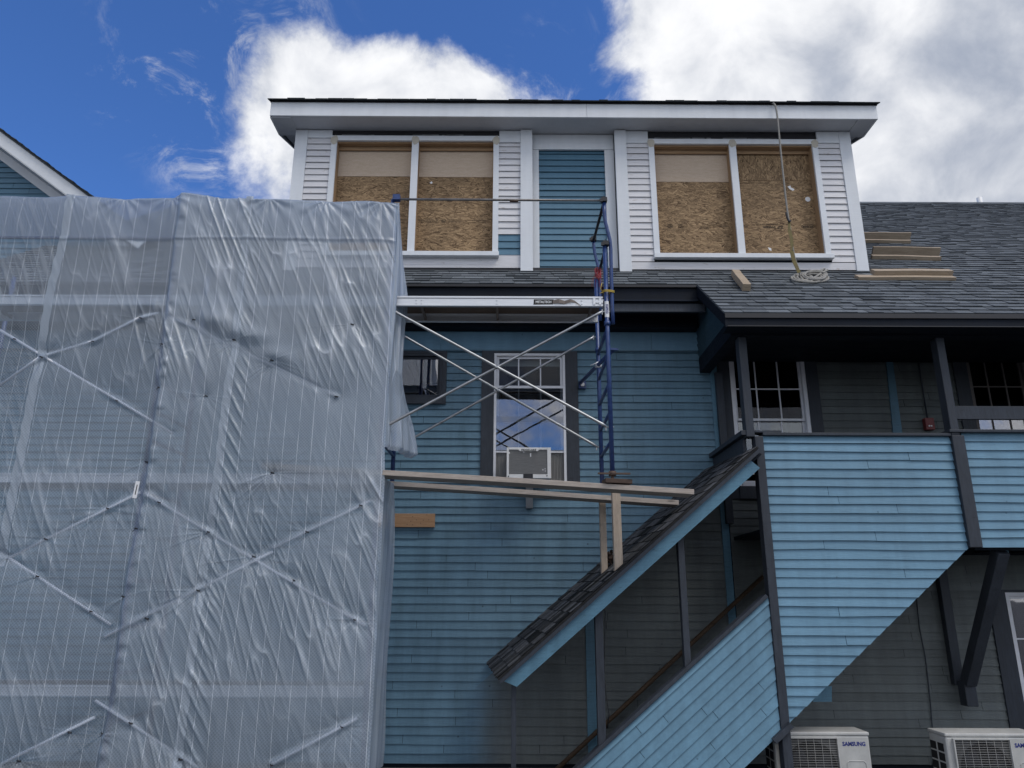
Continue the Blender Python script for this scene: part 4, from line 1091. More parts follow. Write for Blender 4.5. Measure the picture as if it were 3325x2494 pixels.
# ------------------------------------------------------------------ timber under the scaffold
random.seed(40)
def lumber(name, a, b, w, h, label, cat, group, mat=LUMBER, up=(0, 0, 1), bev=.003):
    a, b = Vector(a), Vector(b); L = (b - a).length
    m = MB(); d = (b - a).normalized(); up = Vector(up); sd = d.cross(up).normalized(); u_ = sd.cross(d).normalized()
    n = 10; base = len(m.v)
    for i in range(n + 1):                    # slightly crooked
        c = a + d * L * i / n + u_ * math.sin(i * .7 + a.x) * .002 + sd * math.sin(i * .9 + a.z) * .003
        for s1, s2 in ((-1, -1), (1, -1), (1, 1), (-1, 1)): m.v.append(tuple(c + sd * w / 2 * s1 + u_ * h / 2 * s2))
    for i in range(n):
        q = 4 * i
        for k in range(4): j = (k + 1) % 4; m.face((q + k, q + j, q + 4 + j, q + 4 + k))
    m.face((3, 2, 1, 0)); m.face((4 * n, 4 * n + 1, 4 * n + 2, 4 * n + 3))
    o = m.build(name, mat, None, bev); mid = (a + b) / 2 - up * h / 2; rebase(o, mid)
    return tag(o, label, cat, group)
pt = .045
a = P(1254, 1540, SYF - .1); b = P(2255, 1602, SYF - .1)
TOP1 = b
lumber('timber_plank', Vector((P(862, 1517, SYF - .02).x, SYF - .02, P(862, 1517, SYF - .02).z)), Vector((b.x, SYF + .03, P(2255, 1602, SYF + .03).z)), .24, .048, 'upper of two long timber planks carrying the scaffold foot, its end over the stair roof', 'plank', 'timber planks under the scaffold', OLDLUM)
p, q = P(1100, 1560, SYR - .14), P(2202, 1633, SYR - .14)
lumber('timber_plank', p + Vector((0, .08, 0)), q + Vector((0, .08, 0)), .24, .048, 'lower of two long timber planks, ending on the stair roof behind the longer plank', 'plank', 'timber planks under the scaffold', OLDLUM)
# props
za = P(2006, 1593, SYF - .02).z; 
def prop(u0, u1, vt, vb, Y, w, dp_, label):
    x0, x1 = P(u0, vt, Y).x, P(u1, vt, Y).x; um = (u0 + u1) / 2
    t = P(um, vt, Y); bt = P(um, vb, Y)
    m = MB(); m.prism([(x0, Y, bt.z), (x1, Y, bt.z + (x1 - x0) * slx), (x1, Y, t.z), (x0, Y, t.z)], (0, dp_, 0))
    m.cut([((x0, Y, bt.z), (stn * -1))])
    o = m.build('timber_prop', LUMBERV, None, .003); rebase(o, ((x0 + x1) / 2, Y, bt.z)); return tag(o, label, 'prop', 'upright timber props on the stair roof')
# positions: feet stand on the stair roof plane
def on_stair(x, y):                            # height of the stair roof surface
    t = (y - stA.y) / (wA.y - stA.y); return stA.z + (x - stA.x - t * (wA.x - stA.x)) * slx + t * (wA.z - stA.z) + .012
for (u0, u1, Y, vt, lab) in ((1991, 2018, 7.36, 1592, 'right-hand upright prop under the dark block and the upper plank'), (1949, 1969, 7.86, 1626, 'left-hand upright prop under the lower plank')):
    x0, x1 = P(u0, 1700, Y).x, P(u1, 1700, Y).x
    zt_ = P((u0 + u1) / 2, vt, Y).z
    m = MB(); z0 = on_stair(x0, Y)
    pts = [(x0, Y, on_stair(x0, Y) + .002), (x1, Y, on_stair(x1, Y) + .002), (x1, Y, zt_), (x0, Y, zt_)]
    m.prism(pts, (0, .085, 0)); o = m.build('timber_prop', LUMBERV, None, .003); rebase(o, (x0, Y, z0)); tag(o, lab, 'prop', 'upright timber props on the stair roof')
c = P(2002, 1568, SYF)
m = MB(); m.beam((P(1958, 1568, SYF).x, SYF - .05, c.z + .005), (P(2045, 1568, SYF).x, SYF - .02, c.z - .002), .16, .042)
o = m.build('foot_block', DARKBLOCK, None, .004); rebase(o, (c.x, SYF, c.z - .02)); tag(o, 'dark brown wooden block under the rusty screw jack of the scaffold', 'wood block')

# board nailed to the wall
random.seed(8)
bb = rp(1225, 1668, 1412, 1712, WY - .04)
m = MB(); m.box(bb[0], bb[1], WY - .056, WY - .018, bb[2], bb[3]); o = m.build('nailed_board', SCRAP, None, .003)
for u, v in ((1340, 1678), (1352, 1688), (1322, 1703), (1340, 1704), (1366, 1699), (1375, 1689), (1392, 1688), (1334, 1693), (1386, 1672)):
    c = P(u, v, WY - .056); MB().tube([c + Vector((0, .002, 0)), c + Vector((0, -.003, 0))], .0045, 6).build('nail_head', BLACKM, o)
rb2 = Vector(((bb[0] + bb[1]) / 2, WY - .02, bb[2]))
for ch in list(o.children): ch.data.transform(Matrix.Translation(-rb2))
rebase(o, rb2); tag(o, 'short raw board nailed to the blue clapboards beside the plastic sheeting', 'board')

# ------------------------------------------------------------------ window air conditioner
AY = 8.36
ac = tag(empty('window_air_conditioner', (P(1717, 1510, AY).x, WY, P(1717, 1553, AY).z)), 'white window air conditioner with grey fins in the sash window behind the braces', 'air conditioner')
x0, x1, z0, z1 = rp(1645, 1453, 1789, 1553, AY)
m = MB(); m.box(x0 + .003, x1 - .003, AY + .03, WY + .08, z0 + .003, z1 - .003); m.build('housing', ACWHITE, ac, .004)
m = MB(); t = .026
m.box(x0, x0 + t, AY, AY + .03, z0, z1); m.box(x1 - t * 1.6, x1, AY, AY + .03, z0, z1); m.box(x0 + t, x1 - t * 1.6, AY, AY + .03, z1 - .026, z1); m.box(x0 + t, x1 - t * 1.6, AY, AY + .03, z0, z0 + .045)
xm = (x0 + x1) / 2
m.prism([(xm - .10, AY - .002, z1 - .045), (xm + .10, AY - .002, z1 - .045), (xm + .13, AY - .002, z1 - .02), (xm - .13, AY - .002, z1 - .02)], (0, .02, 0)); m.build('front_frame', ACWHITE, ac, .003)
m = MB(); m.box(x0 + t, x1 - t * 1.6, AY + .020, AY + .03, z0 + .045, z1 - .026)
n = 40
for i in range(n):
    z = z0 + .05 + (z1 - z0 - .08) * i / n; m.box(x0 + t, x1 - t * 1.6, AY + .012, AY + .0198, z, z + .004, random.uniform(.6, 1.5))
m.build('condenser_fins', ACFIN, ac)
m = MB(); m.box(x0 + .19, x0 + .30, AY - .004, AY - .0005, z0 + .001, z0 + .05)
for u, v in ((1651, 1547), (1776, 1545)): c = P(u, v, AY); m.tube([c, c + Vector((0, -.004, 0))], .007, 8)
m.build('drain_notch', BLACKM, ac)
m = MB()
for u, v, h in ((1723, 1477, .04), (1701, 1467, .015), (1763, 1525, .012), (1770, 1522, .01), (1771, 1529, .01), (1654, 1470, .02)): c = P(u, v, AY); m.box(c.x - .006, c.x + .006, AY + .0105, AY + .0118, c.z - h / 2, c.z + h / 2)
m.build('paint_fleck', WHITEP, ac)
text('FRIGIDAIRE', .034, (xm, AY - .0035, z1 - .0325), INK, 'lettering', ac, ext=.0006, bold=.0008)
m = MB(); bx0, bx1 = P(1709, 1600, AY + .1).x, P(1732, 1600, AY + .1).x
zb0 = P(1720, 1636, WY - .1).z
m.prism([(bx0, AY + .12, z0 - .004), (bx0, WY - .02, z0 - .004), (bx0, WY - .02, zb0 - .05), (bx0, WY - .10, zb0 - .05)], (bx1 - bx0, 0, 0)); m.build('support_bracket', GREYP, ac, .003)

# ------------------------------------------------------------------ outdoor condensers
def condenser(X0, Y0, label, W=.90, H=.62, D=.30):
    c = tag(empty('outdoor_condenser', (X0 + W / 2, Y0 + D / 2, 0)), label, 'condenser', 'outdoor condenser units by the wall')
    zt_ = P(2819, 2377, 7.65).z; zb = zt_ - H
    m = MB(); m.box(X0, X0 + W, Y0, Y0 + D, zb, zt_ - .03); bd = m.build('cabinet', ACBODY, c, .018)
    MB().box(X0 - .004, X0 + W + .004, Y0 - .006, Y0 + D + .004, zt_ - .032, zt_).build('lid', ACBODY, c, .01)
    gx0, gx1 = X0 + .07, X0 + .585; gz0, gz1 = zb + .05, zt_ - .055
    MB().box(gx0, gx1, Y0 - .0025, Y0 + .003, gz0, gz1).build('grille_black_plate', BLACKHOLE, c)  # flat black plate; the shade behind the grille is put into its colour
    cx, cz, rr = (gx0 + gx1) / 2 + .01, (gz0 + gz1) / 2, .235
    m = MB(); N = 40
    for i in range(N):
        a1, a2 = 2 * math.pi * i / N, 2 * math.pi * (i + 1) / N
        p = [(cx + math.cos(a) * r_, Y0 - .004, cz + math.sin(a) * r_) for a, r_ in ((a1, rr), (a2, rr))]
        # flat shroud plate outside the fan circle
        q = []
        for a in (a2, a1):
            k = min((gx1 - cx if math.cos(a) > 0 else cx - gx0) / max(abs(math.cos(a)), 1e-6), (gz1 - cz if math.sin(a) > 0 else cz - gz0) / max(abs(math.sin(a)), 1e-6)); k = max(k, rr)
            q.append((cx + math.cos(a) * k, Y0 - .004, cz + math.sin(a) * k))
        i0 = len(m.v); m.v += p + q; m.face((i0, i0 + 1, i0 + 2, i0 + 3))
    m.build('fan_shroud', SHROUD, c)
    m = MB()
    for k in range(3):
        a = k * 2.094 + .4; m.prism([(cx + math.cos(a + t) * r_, Y0 - .0045, cz + math.sin(a + t) * r_) for t, r_ in ((-.25, .04), (-.5, .2), (.1, .22), (.45, .19), (.35, .05))], (0, .001, 0), .8)
    m.build('fan', BLACKM, c)
    m = MB(); nz = 25
    for i in range(nz + 1): z = gz0 + (gz1 - gz0) * i / nz; m.tube([(gx0, Y0 - .022, z), (gx1, Y0 - .022, z)], .0011, 4)
    for i in range(8): x = gx0 + (gx1 - gx0) * i / 7; m.tube([(x, Y0 - .026, gz0), (x, Y0 - .026, gz1)], .0011, 4)
    m.box(gx0 - .012, gx0, Y0 - .03, Y0, gz0 - .01, gz1 + .012); m.box(gx1, gx1 + .012, Y0 - .03, Y0, gz0 - .01, gz1 + .012); m.box(gx0, gx1, Y0 - .03, Y0, gz1 + .002, gz1 + .012); m.build('fan_grille', ACBODY, c)
    m = MB()
    for i in range(2):
        for j in range(7): y = Y0 + .05 + i * .13; z = zt_ - .1 - j * .085; m.box(X0 - .003, X0 + .002, y, y + .10, z - .07, z)
    m.build('side_vents', BLACKHOLE, c)
    tx = X0 + .75
    text('SAMSUNG', .050, (tx, Y0 - .001, zt_ - .105), INKBLUE, 'lettering', c, ext=.0008, bold=.0018, sx=.95)
    m = MB(); ax0, ax1, az1 = X0 + .665, X0 + .845, zt_ - .25
    m.tube([(ax0, Y0 - .001, zb + .1), (ax0, Y0 - .001, az1 - .02), (ax0 + .02, Y0 - .001, az1), (ax1 - .02, Y0 - .001, az1), (ax1, Y0 - .001, az1 - .02), (ax1, Y0 - .001, zb + .1)], .004, 6); m.tube([(ax0 + .03, Y0 - .001, az1 - .10), (ax1 - .03, Y0 - .001, az1 - .10)], .004, 6); m.build('access_cover', ACBODY, c)
    m = MB(); m.box(X0 + .05, X0 + .12, Y0, Y0 + D, 0, zb); m.box(X0 + W - .12, X0 + W - .05, Y0, Y0 + D, 0, zb); m.build('foot', BLACKM, c)
    return c
xr1 = P(2819, 2372, 7.65).x
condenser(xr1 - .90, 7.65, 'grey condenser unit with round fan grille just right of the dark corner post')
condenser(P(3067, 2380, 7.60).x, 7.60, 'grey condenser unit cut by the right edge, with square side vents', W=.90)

# ------------------------------------------------------------------ boards lying on the roof
def roof_board(p, q, w, h, label, lift=0.0, edge=False, mat=LUMBER):
    """board along the roof from pixel p to pixel q (its lower front edge), flat or on edge"""
    a, b = PR(*p, .012), PR(*q, .012); 
    up = RN
    a = a + RN * (h / 2 + lift) + US * (w / 2); b = b + RN * (h / 2 + lift) + US * (w / 2)
    return lumber('roof_board', a, b, w, h, label, 'board', 'loose boards on the shingle roof', mat, up=RN)
roof_board((2785, 789), (2958, 791), .06, .05, 'front board of the highest pair on the roof, beside the dormer corner')
roof_board((2785, 781), (2955, 781), .038, .125, 'back board standing on edge of the highest pair on the roof, beside the dormer corner')
roof_board((2832, 842), (3056, 847), .07, .055, 'front flat board of the middle pair on the roof')
roof_board((2832, 832), (3050, 835), .04, .135, 'back board on edge of the middle pair on the roof')
roof_board((2788, 910), (3104, 911), .13, .042, 'lower whitish board of the lowest pair on the roof', mat=LUMBER)
roof_board((2836, 905), (3091, 905), .11, .058, 'top board of the lowest pair on the roof', lift=.043)
a, b = PR(2424, 946, .012), PR(2385, 897, .012)
for k, lab in ((0, 'bottom block of two stacked short timbers lying below the right dormer window'), (1, 'top block of two stacked short timbers lying below the right dormer window')):
    o = lumber('roof_block', a + RN * (.022 + k * .043) + US * .0, b + RN * (.022 + k * .043), .092, .041, lab, 'wood block', 'short timbers stacked on the roof', LUMBER, up=RN)

# ------------------------------------------------------------------ rope over the dormer roof
rope = tag(empty('rope', tuple(PR(2562, 915))), 'grey rope hanging over the dormer roof and coiled on the shingles', 'rope')
ry = FY - .06
rx_ = P(2519, 400, ry).x
coilc = PR(2560, 912, .03)
def ropetube(pts, r, name, mat, par):
    # smooth the polyline
    P_ = [Vector(p) for p in pts]
    for _ in range(2):
        Q = [P_[0]]
        for a, b in zip(P_, P_[1:]): Q += [a.lerp(b, .25), a.lerp(b, .75)]
        P_ = Q + [P_[-1]]
    return MB().tube(P_, r, 8).build(name, mat, par)
ztop_ = P(2517, 331, ry).z
def rdown(u, v, Y): return P(u, v, Y)
main = [Vector((rx_ - .03, ry + .8, ztop_ + .33)), Vector((rx_ - .01, ry + .02, ztop_ + .02)), P(2521, 345, ry), P(2530, 440, ry), P(2540, 540, ry), P(2551, 640, ry), P(2557, 690, ry), P(2562, 720, ry - .005)]
ropetube(main, .0115, 'rope_line', ROPE, rope)
k_ = [P(2552, 690, ry - .02), P(2556, 706, ry - .02), P(2562, 722, ry - .02), P(2567, 716, ry - .015)]
ropetube(k_, .012, 'clip', BLACKM, rope)
def on_roof(u, v, l=.02): return PR(u, v, l)
sd_ = [P(2562, 722, ry), P(2565, 750, ry), P(2570, 790, ry + .0), P(2573, 810, ry), P(2578, 835, ry + .01), P(2587, 862, ry + .03), on_roof(2600, 900, .03)]
ropetube([p + Vector((.012, .012, 0)) for p in sd_[:-1]] + [sd_[-1]], .012, 'rope_line', ROPE, rope)
m = MB(); sp = [(2563, 722), (2563, 745), (2570, 775), (2572, 800), (2570, 815), (2577, 845), (2595, 885)]
for (p, q), w in zip(zip(sp, sp[1:]), (.018, .022, .022, .012, .024, .024)):
    A_, B_ = P(*p, ry - .012), P(*q, ry - .012); d = (B_ - A_).normalized(); s_ = d.cross(Vector((0, 1, 0))).normalized(); m.prism([A_ - s_ * w, B_ - s_ * w * .9, B_ + s_ * w * .9, A_ + s_ * w], (0, .004, 0))
m.build('strap', STRAP, rope)
random.seed(14)
def loop(n, cu, cv, ru, rv_, ph, lift):
    out = []
    for i in range(n):
        t = ph + i * .5
        out.append(on_roof(cu + ru * math.cos(t) + 4 * math.sin(t * 1.7 + ph), cv - rv_ * math.sin(t) + 2.5 * math.sin(t * .63 + ph), lift + .02 * math.sin(t * .9 + ph) ** 2))
        ru *= 1 + random.uniform(-.035, .03); cu += random.uniform(-1.4, 1.2)
    return out
ropetube([sd_[-1], on_roof(2612, 914, .02), on_roof(2640, 918, .02)] + loop(58, 2636, 901, 56, 14, 5.2, .018), .014, 'coil', ROPE, rope)
ropetube(loop(50, 2648, 893, 40, 13, .6, .045), .0135, 'coil', ROPE, rope)
ropetube(loop(22, 2606, 902, 34, 11, 2.2, .03) + [on_roof(2640, 905, .04), on_roof(2668, 886, .05), on_roof(2690, 876, .03), on_roof(2684, 870, .05), on_roof(2662, 880, .05)], .0135, 'coil', ROPE, rope)

# ------------------------------------------------------------------ small things
# bundled red cord and yellow tie on the scaffold
random.seed(19)
c = P(1942, 893, 7.3); m = MB()
for i in range(26):
    a = random.uniform(0, 3.14); b2_ = random.uniform(-.6, .6); r1 = random.uniform(.03, .075)
    pts = [c + Vector((math.cos(a) * r1 * math.cos(t) * .9 + random.uniform(-.004, .004) , math.sin(t) * .03, math.sin(t + b2_) * r1 * 1.3 + .02)) for t in [k * .5 for k in range(13)]]
    m.tube(pts, .0022, 4)
for i in range(7):
    x = random.uniform(-.07, .08); m.tube([c + Vector((x * .4, 0, .02)), c + Vector((x, -.01, -.06)), c + Vector((x * 1.15, 0, -.12 - random.uniform(0, .05)))], .002, 4)
o = m.build('cord_bundle', REDCORD, None); rebase(o, c - Vector((0, 0, .1))); tag(o, 'bundle of thin red cord tied to the scaffold below the dormer', 'cord')
m = MB(); zc_ = P(1978, 951, SYF).z
for dz in (0, .010, .018): m.tube([(SX - .033, SYF - .02, zc_ + dz), (SX - .01, SYF - .036, zc_ + dz + .002), (SX + .05, SYF - .034, zc_ + dz - .004), (SX + .082, SYF - .01, zc_ + dz), (SX + .05, SYF + .03, zc_ + dz), (SX - .02, SYF + .03, zc_ + dz), (SX - .033, SYF - .02, zc_ + dz)], .0038, 6)
m.tube([(SX - .033, SYF - .02, zc_), (SX - .06, SYF - .03, zc_ + .03), (SX - .045, SYF - .03, zc_ + .09)], .0035, 6); m.tube([(SX - .033, SYF - .02, zc_), (SX - .07, SYF - .03, zc_ - .02)], .0035, 6)
o = m.build('rope_tie', YELLOW, None); rebase(o, (SX, SYF, zc_)); tag(o, 'yellow cord lashed round the two blue scaffold tubes', 'tie')
# alarm box with conduit
al = tag(empty('alarm_box', tuple(P(3020, 1395, WY))), 'small dark red electrical box with conduit on the shaded porch wall', 'electrical box')
b4 = rp(3005, 1357, 3034, 1395, WY - .08)
MB().box(b4[0], b4[1], WY - .085, WY - .02, b4[2], b4[3]).build('box', REDP, al, .004)
c = P(3021, 1383, WY - .09); MB().tube([c + Vector((-.012, .004, 0)), c + Vector((-.012, -.004, 0))], .011, 10).build('knob', WHITEP, al); MB().tube([c + Vector((.014, .004, 0)), c + Vector((.014, -.004, 0))], .009, 10).build('knob', WHITEP, al)
MB().tube([P(3011, 1358, WY - .04), P(3011, 1358, WY - .04) + Vector((0, 0, 1.0))], .009, 8).build('conduit', DARK, al)
m = MB(); m.tube([P(2975, 1940, WY - .03), P(2986, 2040, WY - .03), P(3004, 2130, WY - .03), P(3010, 2180, WY - .03), P(3020, 2270, WY - .03), P(3028, 2372, WY - .03), P(3030, 2494, WY - .03)], .006, 6)
o = m.build('cable', DARK, None); rebase(o, P(3000, 2400, WY)); tag(o, 'thin cable running down the grey clapboards above the right condenser', 'cable')
m = MB(); m.tube([P(1948, 1930, PWY + .1), P(1966, 1990, PWY + .1), P(1963, 2100, PWY + .1), P(1961, 2200, PWY + .12), P(1970, 2270, PWY + .1), P(1978, 2320, PWY + .1), P(1972, 2365, PWY + .1)], .005, 6)
o = m.build('cable', BLACKM, None); rebase(o, P(1966, 2200, PWY + .1)); tag(o, 'black cable hanging beside the middle stair post', 'cable')
c = P(3182, 655, RY + .5); vp = MB(); vp.tube([(c.x, RY + .5, RZ - .6), (c.x, RY + .5, P(3182, 643, RY + .5).z)], .06, 14)
o = vp.build('vent_pipe', ACWHITE, None); rebase(o, (c.x, RY + .5, RZ - .4)); tag(o, 'short white vent pipe behind the ridge at upper right', 'pipe')
m = MB(); random.seed(3)
for i in range(60):
    x = P(1980, 1820, 8.0).x + random.gauss(0, .03); y = 8.0 + random.gauss(0, .06); z = on_stair(x, y) + random.uniform(0, .12)
    d = Vector((random.gauss(0, 1), random.gauss(0, 1), random.gauss(0, 1))).normalized() * .03; m.quad(Vector((x, y, z)) - d, Vector((x + .012, y, z - .01)), Vector((x, y, z)) + d, Vector((x - .012, y, z + .01)))
o = m.build('dead_leaves', DARKBLOCK, None); rebase(o, (P(1980, 1820, 8.0).x, 8.0, on_stair(P(1980, 1820, 8.0).x, 8.0))); tag(o, 'dark clump of dead leaves caught between the two props', 'leaves', kind='stuff')

# ------------------------------------------------------------------ plastic sheeting
TY = 6.80
def vnoise(x, z, seed):
    r = np.random.RandomState(seed); G = r.rand(256, 256)
    xi = np.floor(x).astype(int); zi = np.floor(z).astype(int); fx = x - xi; fz = z - zi
    fx = fx * fx * fx * (fx * (fx * 6 - 15) + 10); fz = fz * fz * fz * (fz * (fz * 6 - 15) + 10)
    a = G[xi % 256, zi % 256]; b = G[(xi + 1) % 256, zi % 256]; c = G[xi % 256, (zi + 1) % 256]; d = G[(xi + 1) % 256, (zi + 1) % 256]
    return (a + (b - a) * fx) * (1 - fz) + (c + (d - c) * fx) * fz
def tp(u, v): q = P(u, v, TY); return (q.x, q.z)
TIES = [tp(*p) for p in [(133, 1158), (301, 1108), (455, 1031), (632, 1040), (762, 1105), (886, 1173), (1093, 1288), (1145, 1055), (378, 1300), (672, 1287), (528, 1118), (515, 1257), (472, 1498), (520, 1632), (148, 1750), (348, 1650), (437, 1715), (121, 1871), (295, 1985), (679, 1727), (824, 1807), (954, 1884), (998, 1727), (1172, 1641), (1152, 2012), (645, 1917), (478, 2008), (400, 1937), (428, 2347), (224, 2379), (57, 2472), (588, 2465), (1110, 2360), (883, 2483), (330, 2382), (885, 1535), (47, 1100)]]
TOPT = [tp(*p) for p in [(60, 632), (235, 632), (408, 640), (560, 640), (745, 640), (880, 648), (1060, 650), (1240, 652)]]
LINES = [[tp(*p) for p in br] for br in TIES_BR]
edge_pts = np.array([tp(*p) for p in [(596, 600), (590, 640), (540, 1015), (515, 1257), (480, 1500), (455, 1660), (400, 1935), (370, 2250), (330, 2400), (322, 2494)]])
seamA = np.array([tp(*p) for p in [(232, 632), (215, 760), (165, 950), (128, 1160), (95, 1350), (55, 1560), (10, 1790), (0, 1840)]])
seamB = np.array([tp(*p) for p in [(818, 640), (805, 770), (782, 960), (772, 1100), (745, 1250), (715, 1520), (685, 1700), (655, 1900), (625, 2150), (575, 2494)]])
def lin_x(pts, z):
    o = np.argsort(pts[:, 1]); return np.interp(z, pts[o, 1], pts[o, 0])
def segd(x, z, a, b):
    ax, az = a; bx, bz = b; L2 = (bx - ax) ** 2 + (bz - az) ** 2
    t = np.clip(((x - ax) * (bx - ax) + (z - az) * (bz - az)) / L2, 0, 1)
    return np.hypot(x - ax - t * (bx - ax), z - az - t * (bz - az))
def tarp_d(x, z):
    """displacement towards the viewer"""
    d = .035 * (vnoise(x * 1.1 + 20, z * .9 + 3, 1) - .5)
    # long creases that fall from upper left to lower right
    wx = x + .07 * (vnoise(x * 1.3 + 7, z * 1.1, 4) - .5)
    ang = R(66); c, s = math.cos(ang), math.sin(ang)
    al = wx * c - z * s; ac_ = wx * s + z * c            # along / across
    m1 = np.clip((vnoise(x * 1.7 + 11, z * 1.2 + 5, 5) - .27) * 3.0, .0, 1); m1 = np.maximum(m1, .26 * np.clip(vnoise(x * 3.1 + 4, z * 2.3 + 1, 33) * 2.2 - .4, 0, 1) * np.clip((x - lin_x(edge_pts, z)) * 4 + .3, 0, 1))
    m2 = np.clip((vnoise(ac_ * 3 + 5, al * 1.6 + 9, 25) - .4) * 3, 0, 1)
    r1 = 1 - np.abs(2 * vnoise(ac_ * 10 + 40, al * .8 + 40, 6) - 1); r2 = 1 - np.abs(2 * vnoise(ac_ * 21 + 60, al * 1.7 + 60, 7) - 1)
    r3 = 1 - np.abs(2 * vnoise(ac_ * 44 + 60, al * 4 + 60, 8) - 1)
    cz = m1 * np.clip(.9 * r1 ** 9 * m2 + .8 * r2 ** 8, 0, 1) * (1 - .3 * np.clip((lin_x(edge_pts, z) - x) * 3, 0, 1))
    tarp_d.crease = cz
    d += m1 * (.020 * r1 ** 6 * m2 + .0125 * r2 ** 5) + .0020 * r3 ** 2 * (.25 + m1)
    left = np.clip((lin_x(edge_pts, z) - x) * 3, 0, 1)
    d *= (1 - .45 * left)
    # vertical drapes
    d += .007 * (1 - np.abs(2 * vnoise(x * 5 + 90, z * .6 + 9, 9) - 1)) ** 2
    # herringbone puckers just right of the stitched seam
    dx = x - lin_x(seamB, z)
    env = np.exp(-((dx - .10) / .09) ** 2) * (dx > 0) * np.clip((5.0 - z) / 1.5, .25, 1)
    d += env * .016 * np.maximum(0, np.sin((z * 1.0 + dx * 1.5) * 38 + 3 * vnoise(z * 3 + 5, x, 10))) ** 2
    for i, (tx, tz) in enumerate(TIES):
        rr = np.hypot(x - tx, z - tz) + 1e-4; th = np.arctan2(z - tz, x - tx)
        d -= .030 * np.exp(-rr / .10)
        k = 7 + i % 4
        star = (1 - np.abs(2 * vnoise(30 + np.cos(th) * 3.2 + i * 5.7, 30 + np.sin(th) * 3.2 + i * 3.1, 40 + i) - 1)) ** 5
        down = .35 + .65 * np.clip(-np.sin(th + .35), 0, 1)
        d += (.022, .004, .011, .003, .015)[i % 5] * star * np.exp(-rr / .22) * (1 - np.exp(-rr / .03)) * down
    for i, (tx, tz) in enumerate(TOPT):
        rr = np.hypot(x - tx, z - tz - .02) + 1e-4; th = np.arctan2(z - tz, x - tx)
        star = np.abs(np.sin(th * 6 + i * 1.3)) ** 2
        d += .022 * star * np.exp(-rr / .38) * (1 - np.exp(-rr / .05)) * (1 if i in (2, 3, 5, 6, 7) else .4)
        d -= .02 * np.exp(-rr / .08)
    for ln in LINES:
        for a, b in zip(ln, ln[1:]):
            q = segd(x, z, a, b); w_ = np.exp(-(q / .03) ** 2); d = d * (1 - w_) + (-.012) * w_ + .0 ; d -= .010 * np.exp(-(q / .12) ** 2) * (1 - w_)
    q = segd(x, z, tp(534, 1019), tp(1093, 1288)); below = (z < np.interp(x, [tp(534, 1019)[0], tp(1093, 1288)[0]], [tp(534, 1019)[1], tp(1093, 1288)[1]]) + .25)
    # pocket that sags over the upper brace
    for u_, v_, w_ in ((700, 1040, .22), (800, 1090, .24), (900, 1160, .18)):
        tx, tz = tp(u_, v_); d += .05 * np.exp(-(((x - tx) / w_) ** 2 + ((z - tz + .15 * (x - tx)) / .09) ** 2))
    # guard rail line
    d += .008 * np.exp(-((z - tp(600, 778)[1]) / .02) ** 2)
    # overlapping sheet edge with ruffles
    e = x - lin_x(edge_pts, z) + .012 * (vnoise(z * 14, z * 0 + 3, 15) - .5)
    d += .028 / (1 + np.exp(-e / .006)) * np.exp(-np.clip(e, 0, 9) / 1.6)
    d += .02 * np.exp(-((e - .04) / .045) ** 2) * (vnoise(z * 16 + 3, x * 3, 16))
    return d
def ztop(x):
    u = np.array([-400, 0, 150, 240, 400, 565, 588, 600, 640, 720, 880, 1060, 1200, 1292]); v = np.array([632, 630, 634, 627, 640, 634, 622, 620, 627, 640, 642, 648, 646, 652])
    X = np.array([tp(a, b)[0] for a, b in zip(u, v)]); Z = np.array([tp(a, b)[1] for a, b in zip(u, v)])
    return np.interp(x, X, Z) + .012 * (vnoise(x * 5, x * 0 + 1, 17) - .5)
def grid_mesh(name, V, nx, nz, mat, uv, opac, parent, loc, crease=None):
    me = bpy.data.meshes.new(name)
    V = V - np.array(loc)
    i = np.arange((nx - 1) * (nz - 1)); a = (i // (nx - 1)) * nx + i % (nx - 1)
    Fc = np.stack([a, a + 1, a + nx + 1, a + nx], 1).ravel()
    me.vertices.add(len(V)); me.vertices.foreach_set('co', V.astype(np.float32).ravel())
    me.loops.add(len(Fc)); me.loops.foreach_set('vertex_index', Fc.astype(np.int32))
    n = len(Fc) // 4; me.polygons.add(n); me.polygons.foreach_set('loop_start', np.arange(0, n * 4, 4, dtype=np.int32)); me.polygons.foreach_set('loop_total', np.full(n, 4, dtype=np.int32))
    me.update(calc_edges=True); me.validate()
    me.polygons.foreach_set('use_smooth', [True] * n)
    ul = me.uv_layers.new(name='sheet'); ul.data.foreach_set('uv', uv[Fc].astype(np.float32).ravel())
    at = me.attributes.new('opac', 'FLOAT', 'POINT'); at.data.foreach_set('value', opac.astype(np.float32))
    ac2 = me.attributes.new('crease', 'FLOAT', 'POINT'); ac2.data.foreach_set('value', (np.zeros(len(V)) if crease is None else crease).astype(np.float32))
    me.materials.append(mat); o = bpy.data.objects.new(name, me); C.objects.link(o); o.parent = parent; return o
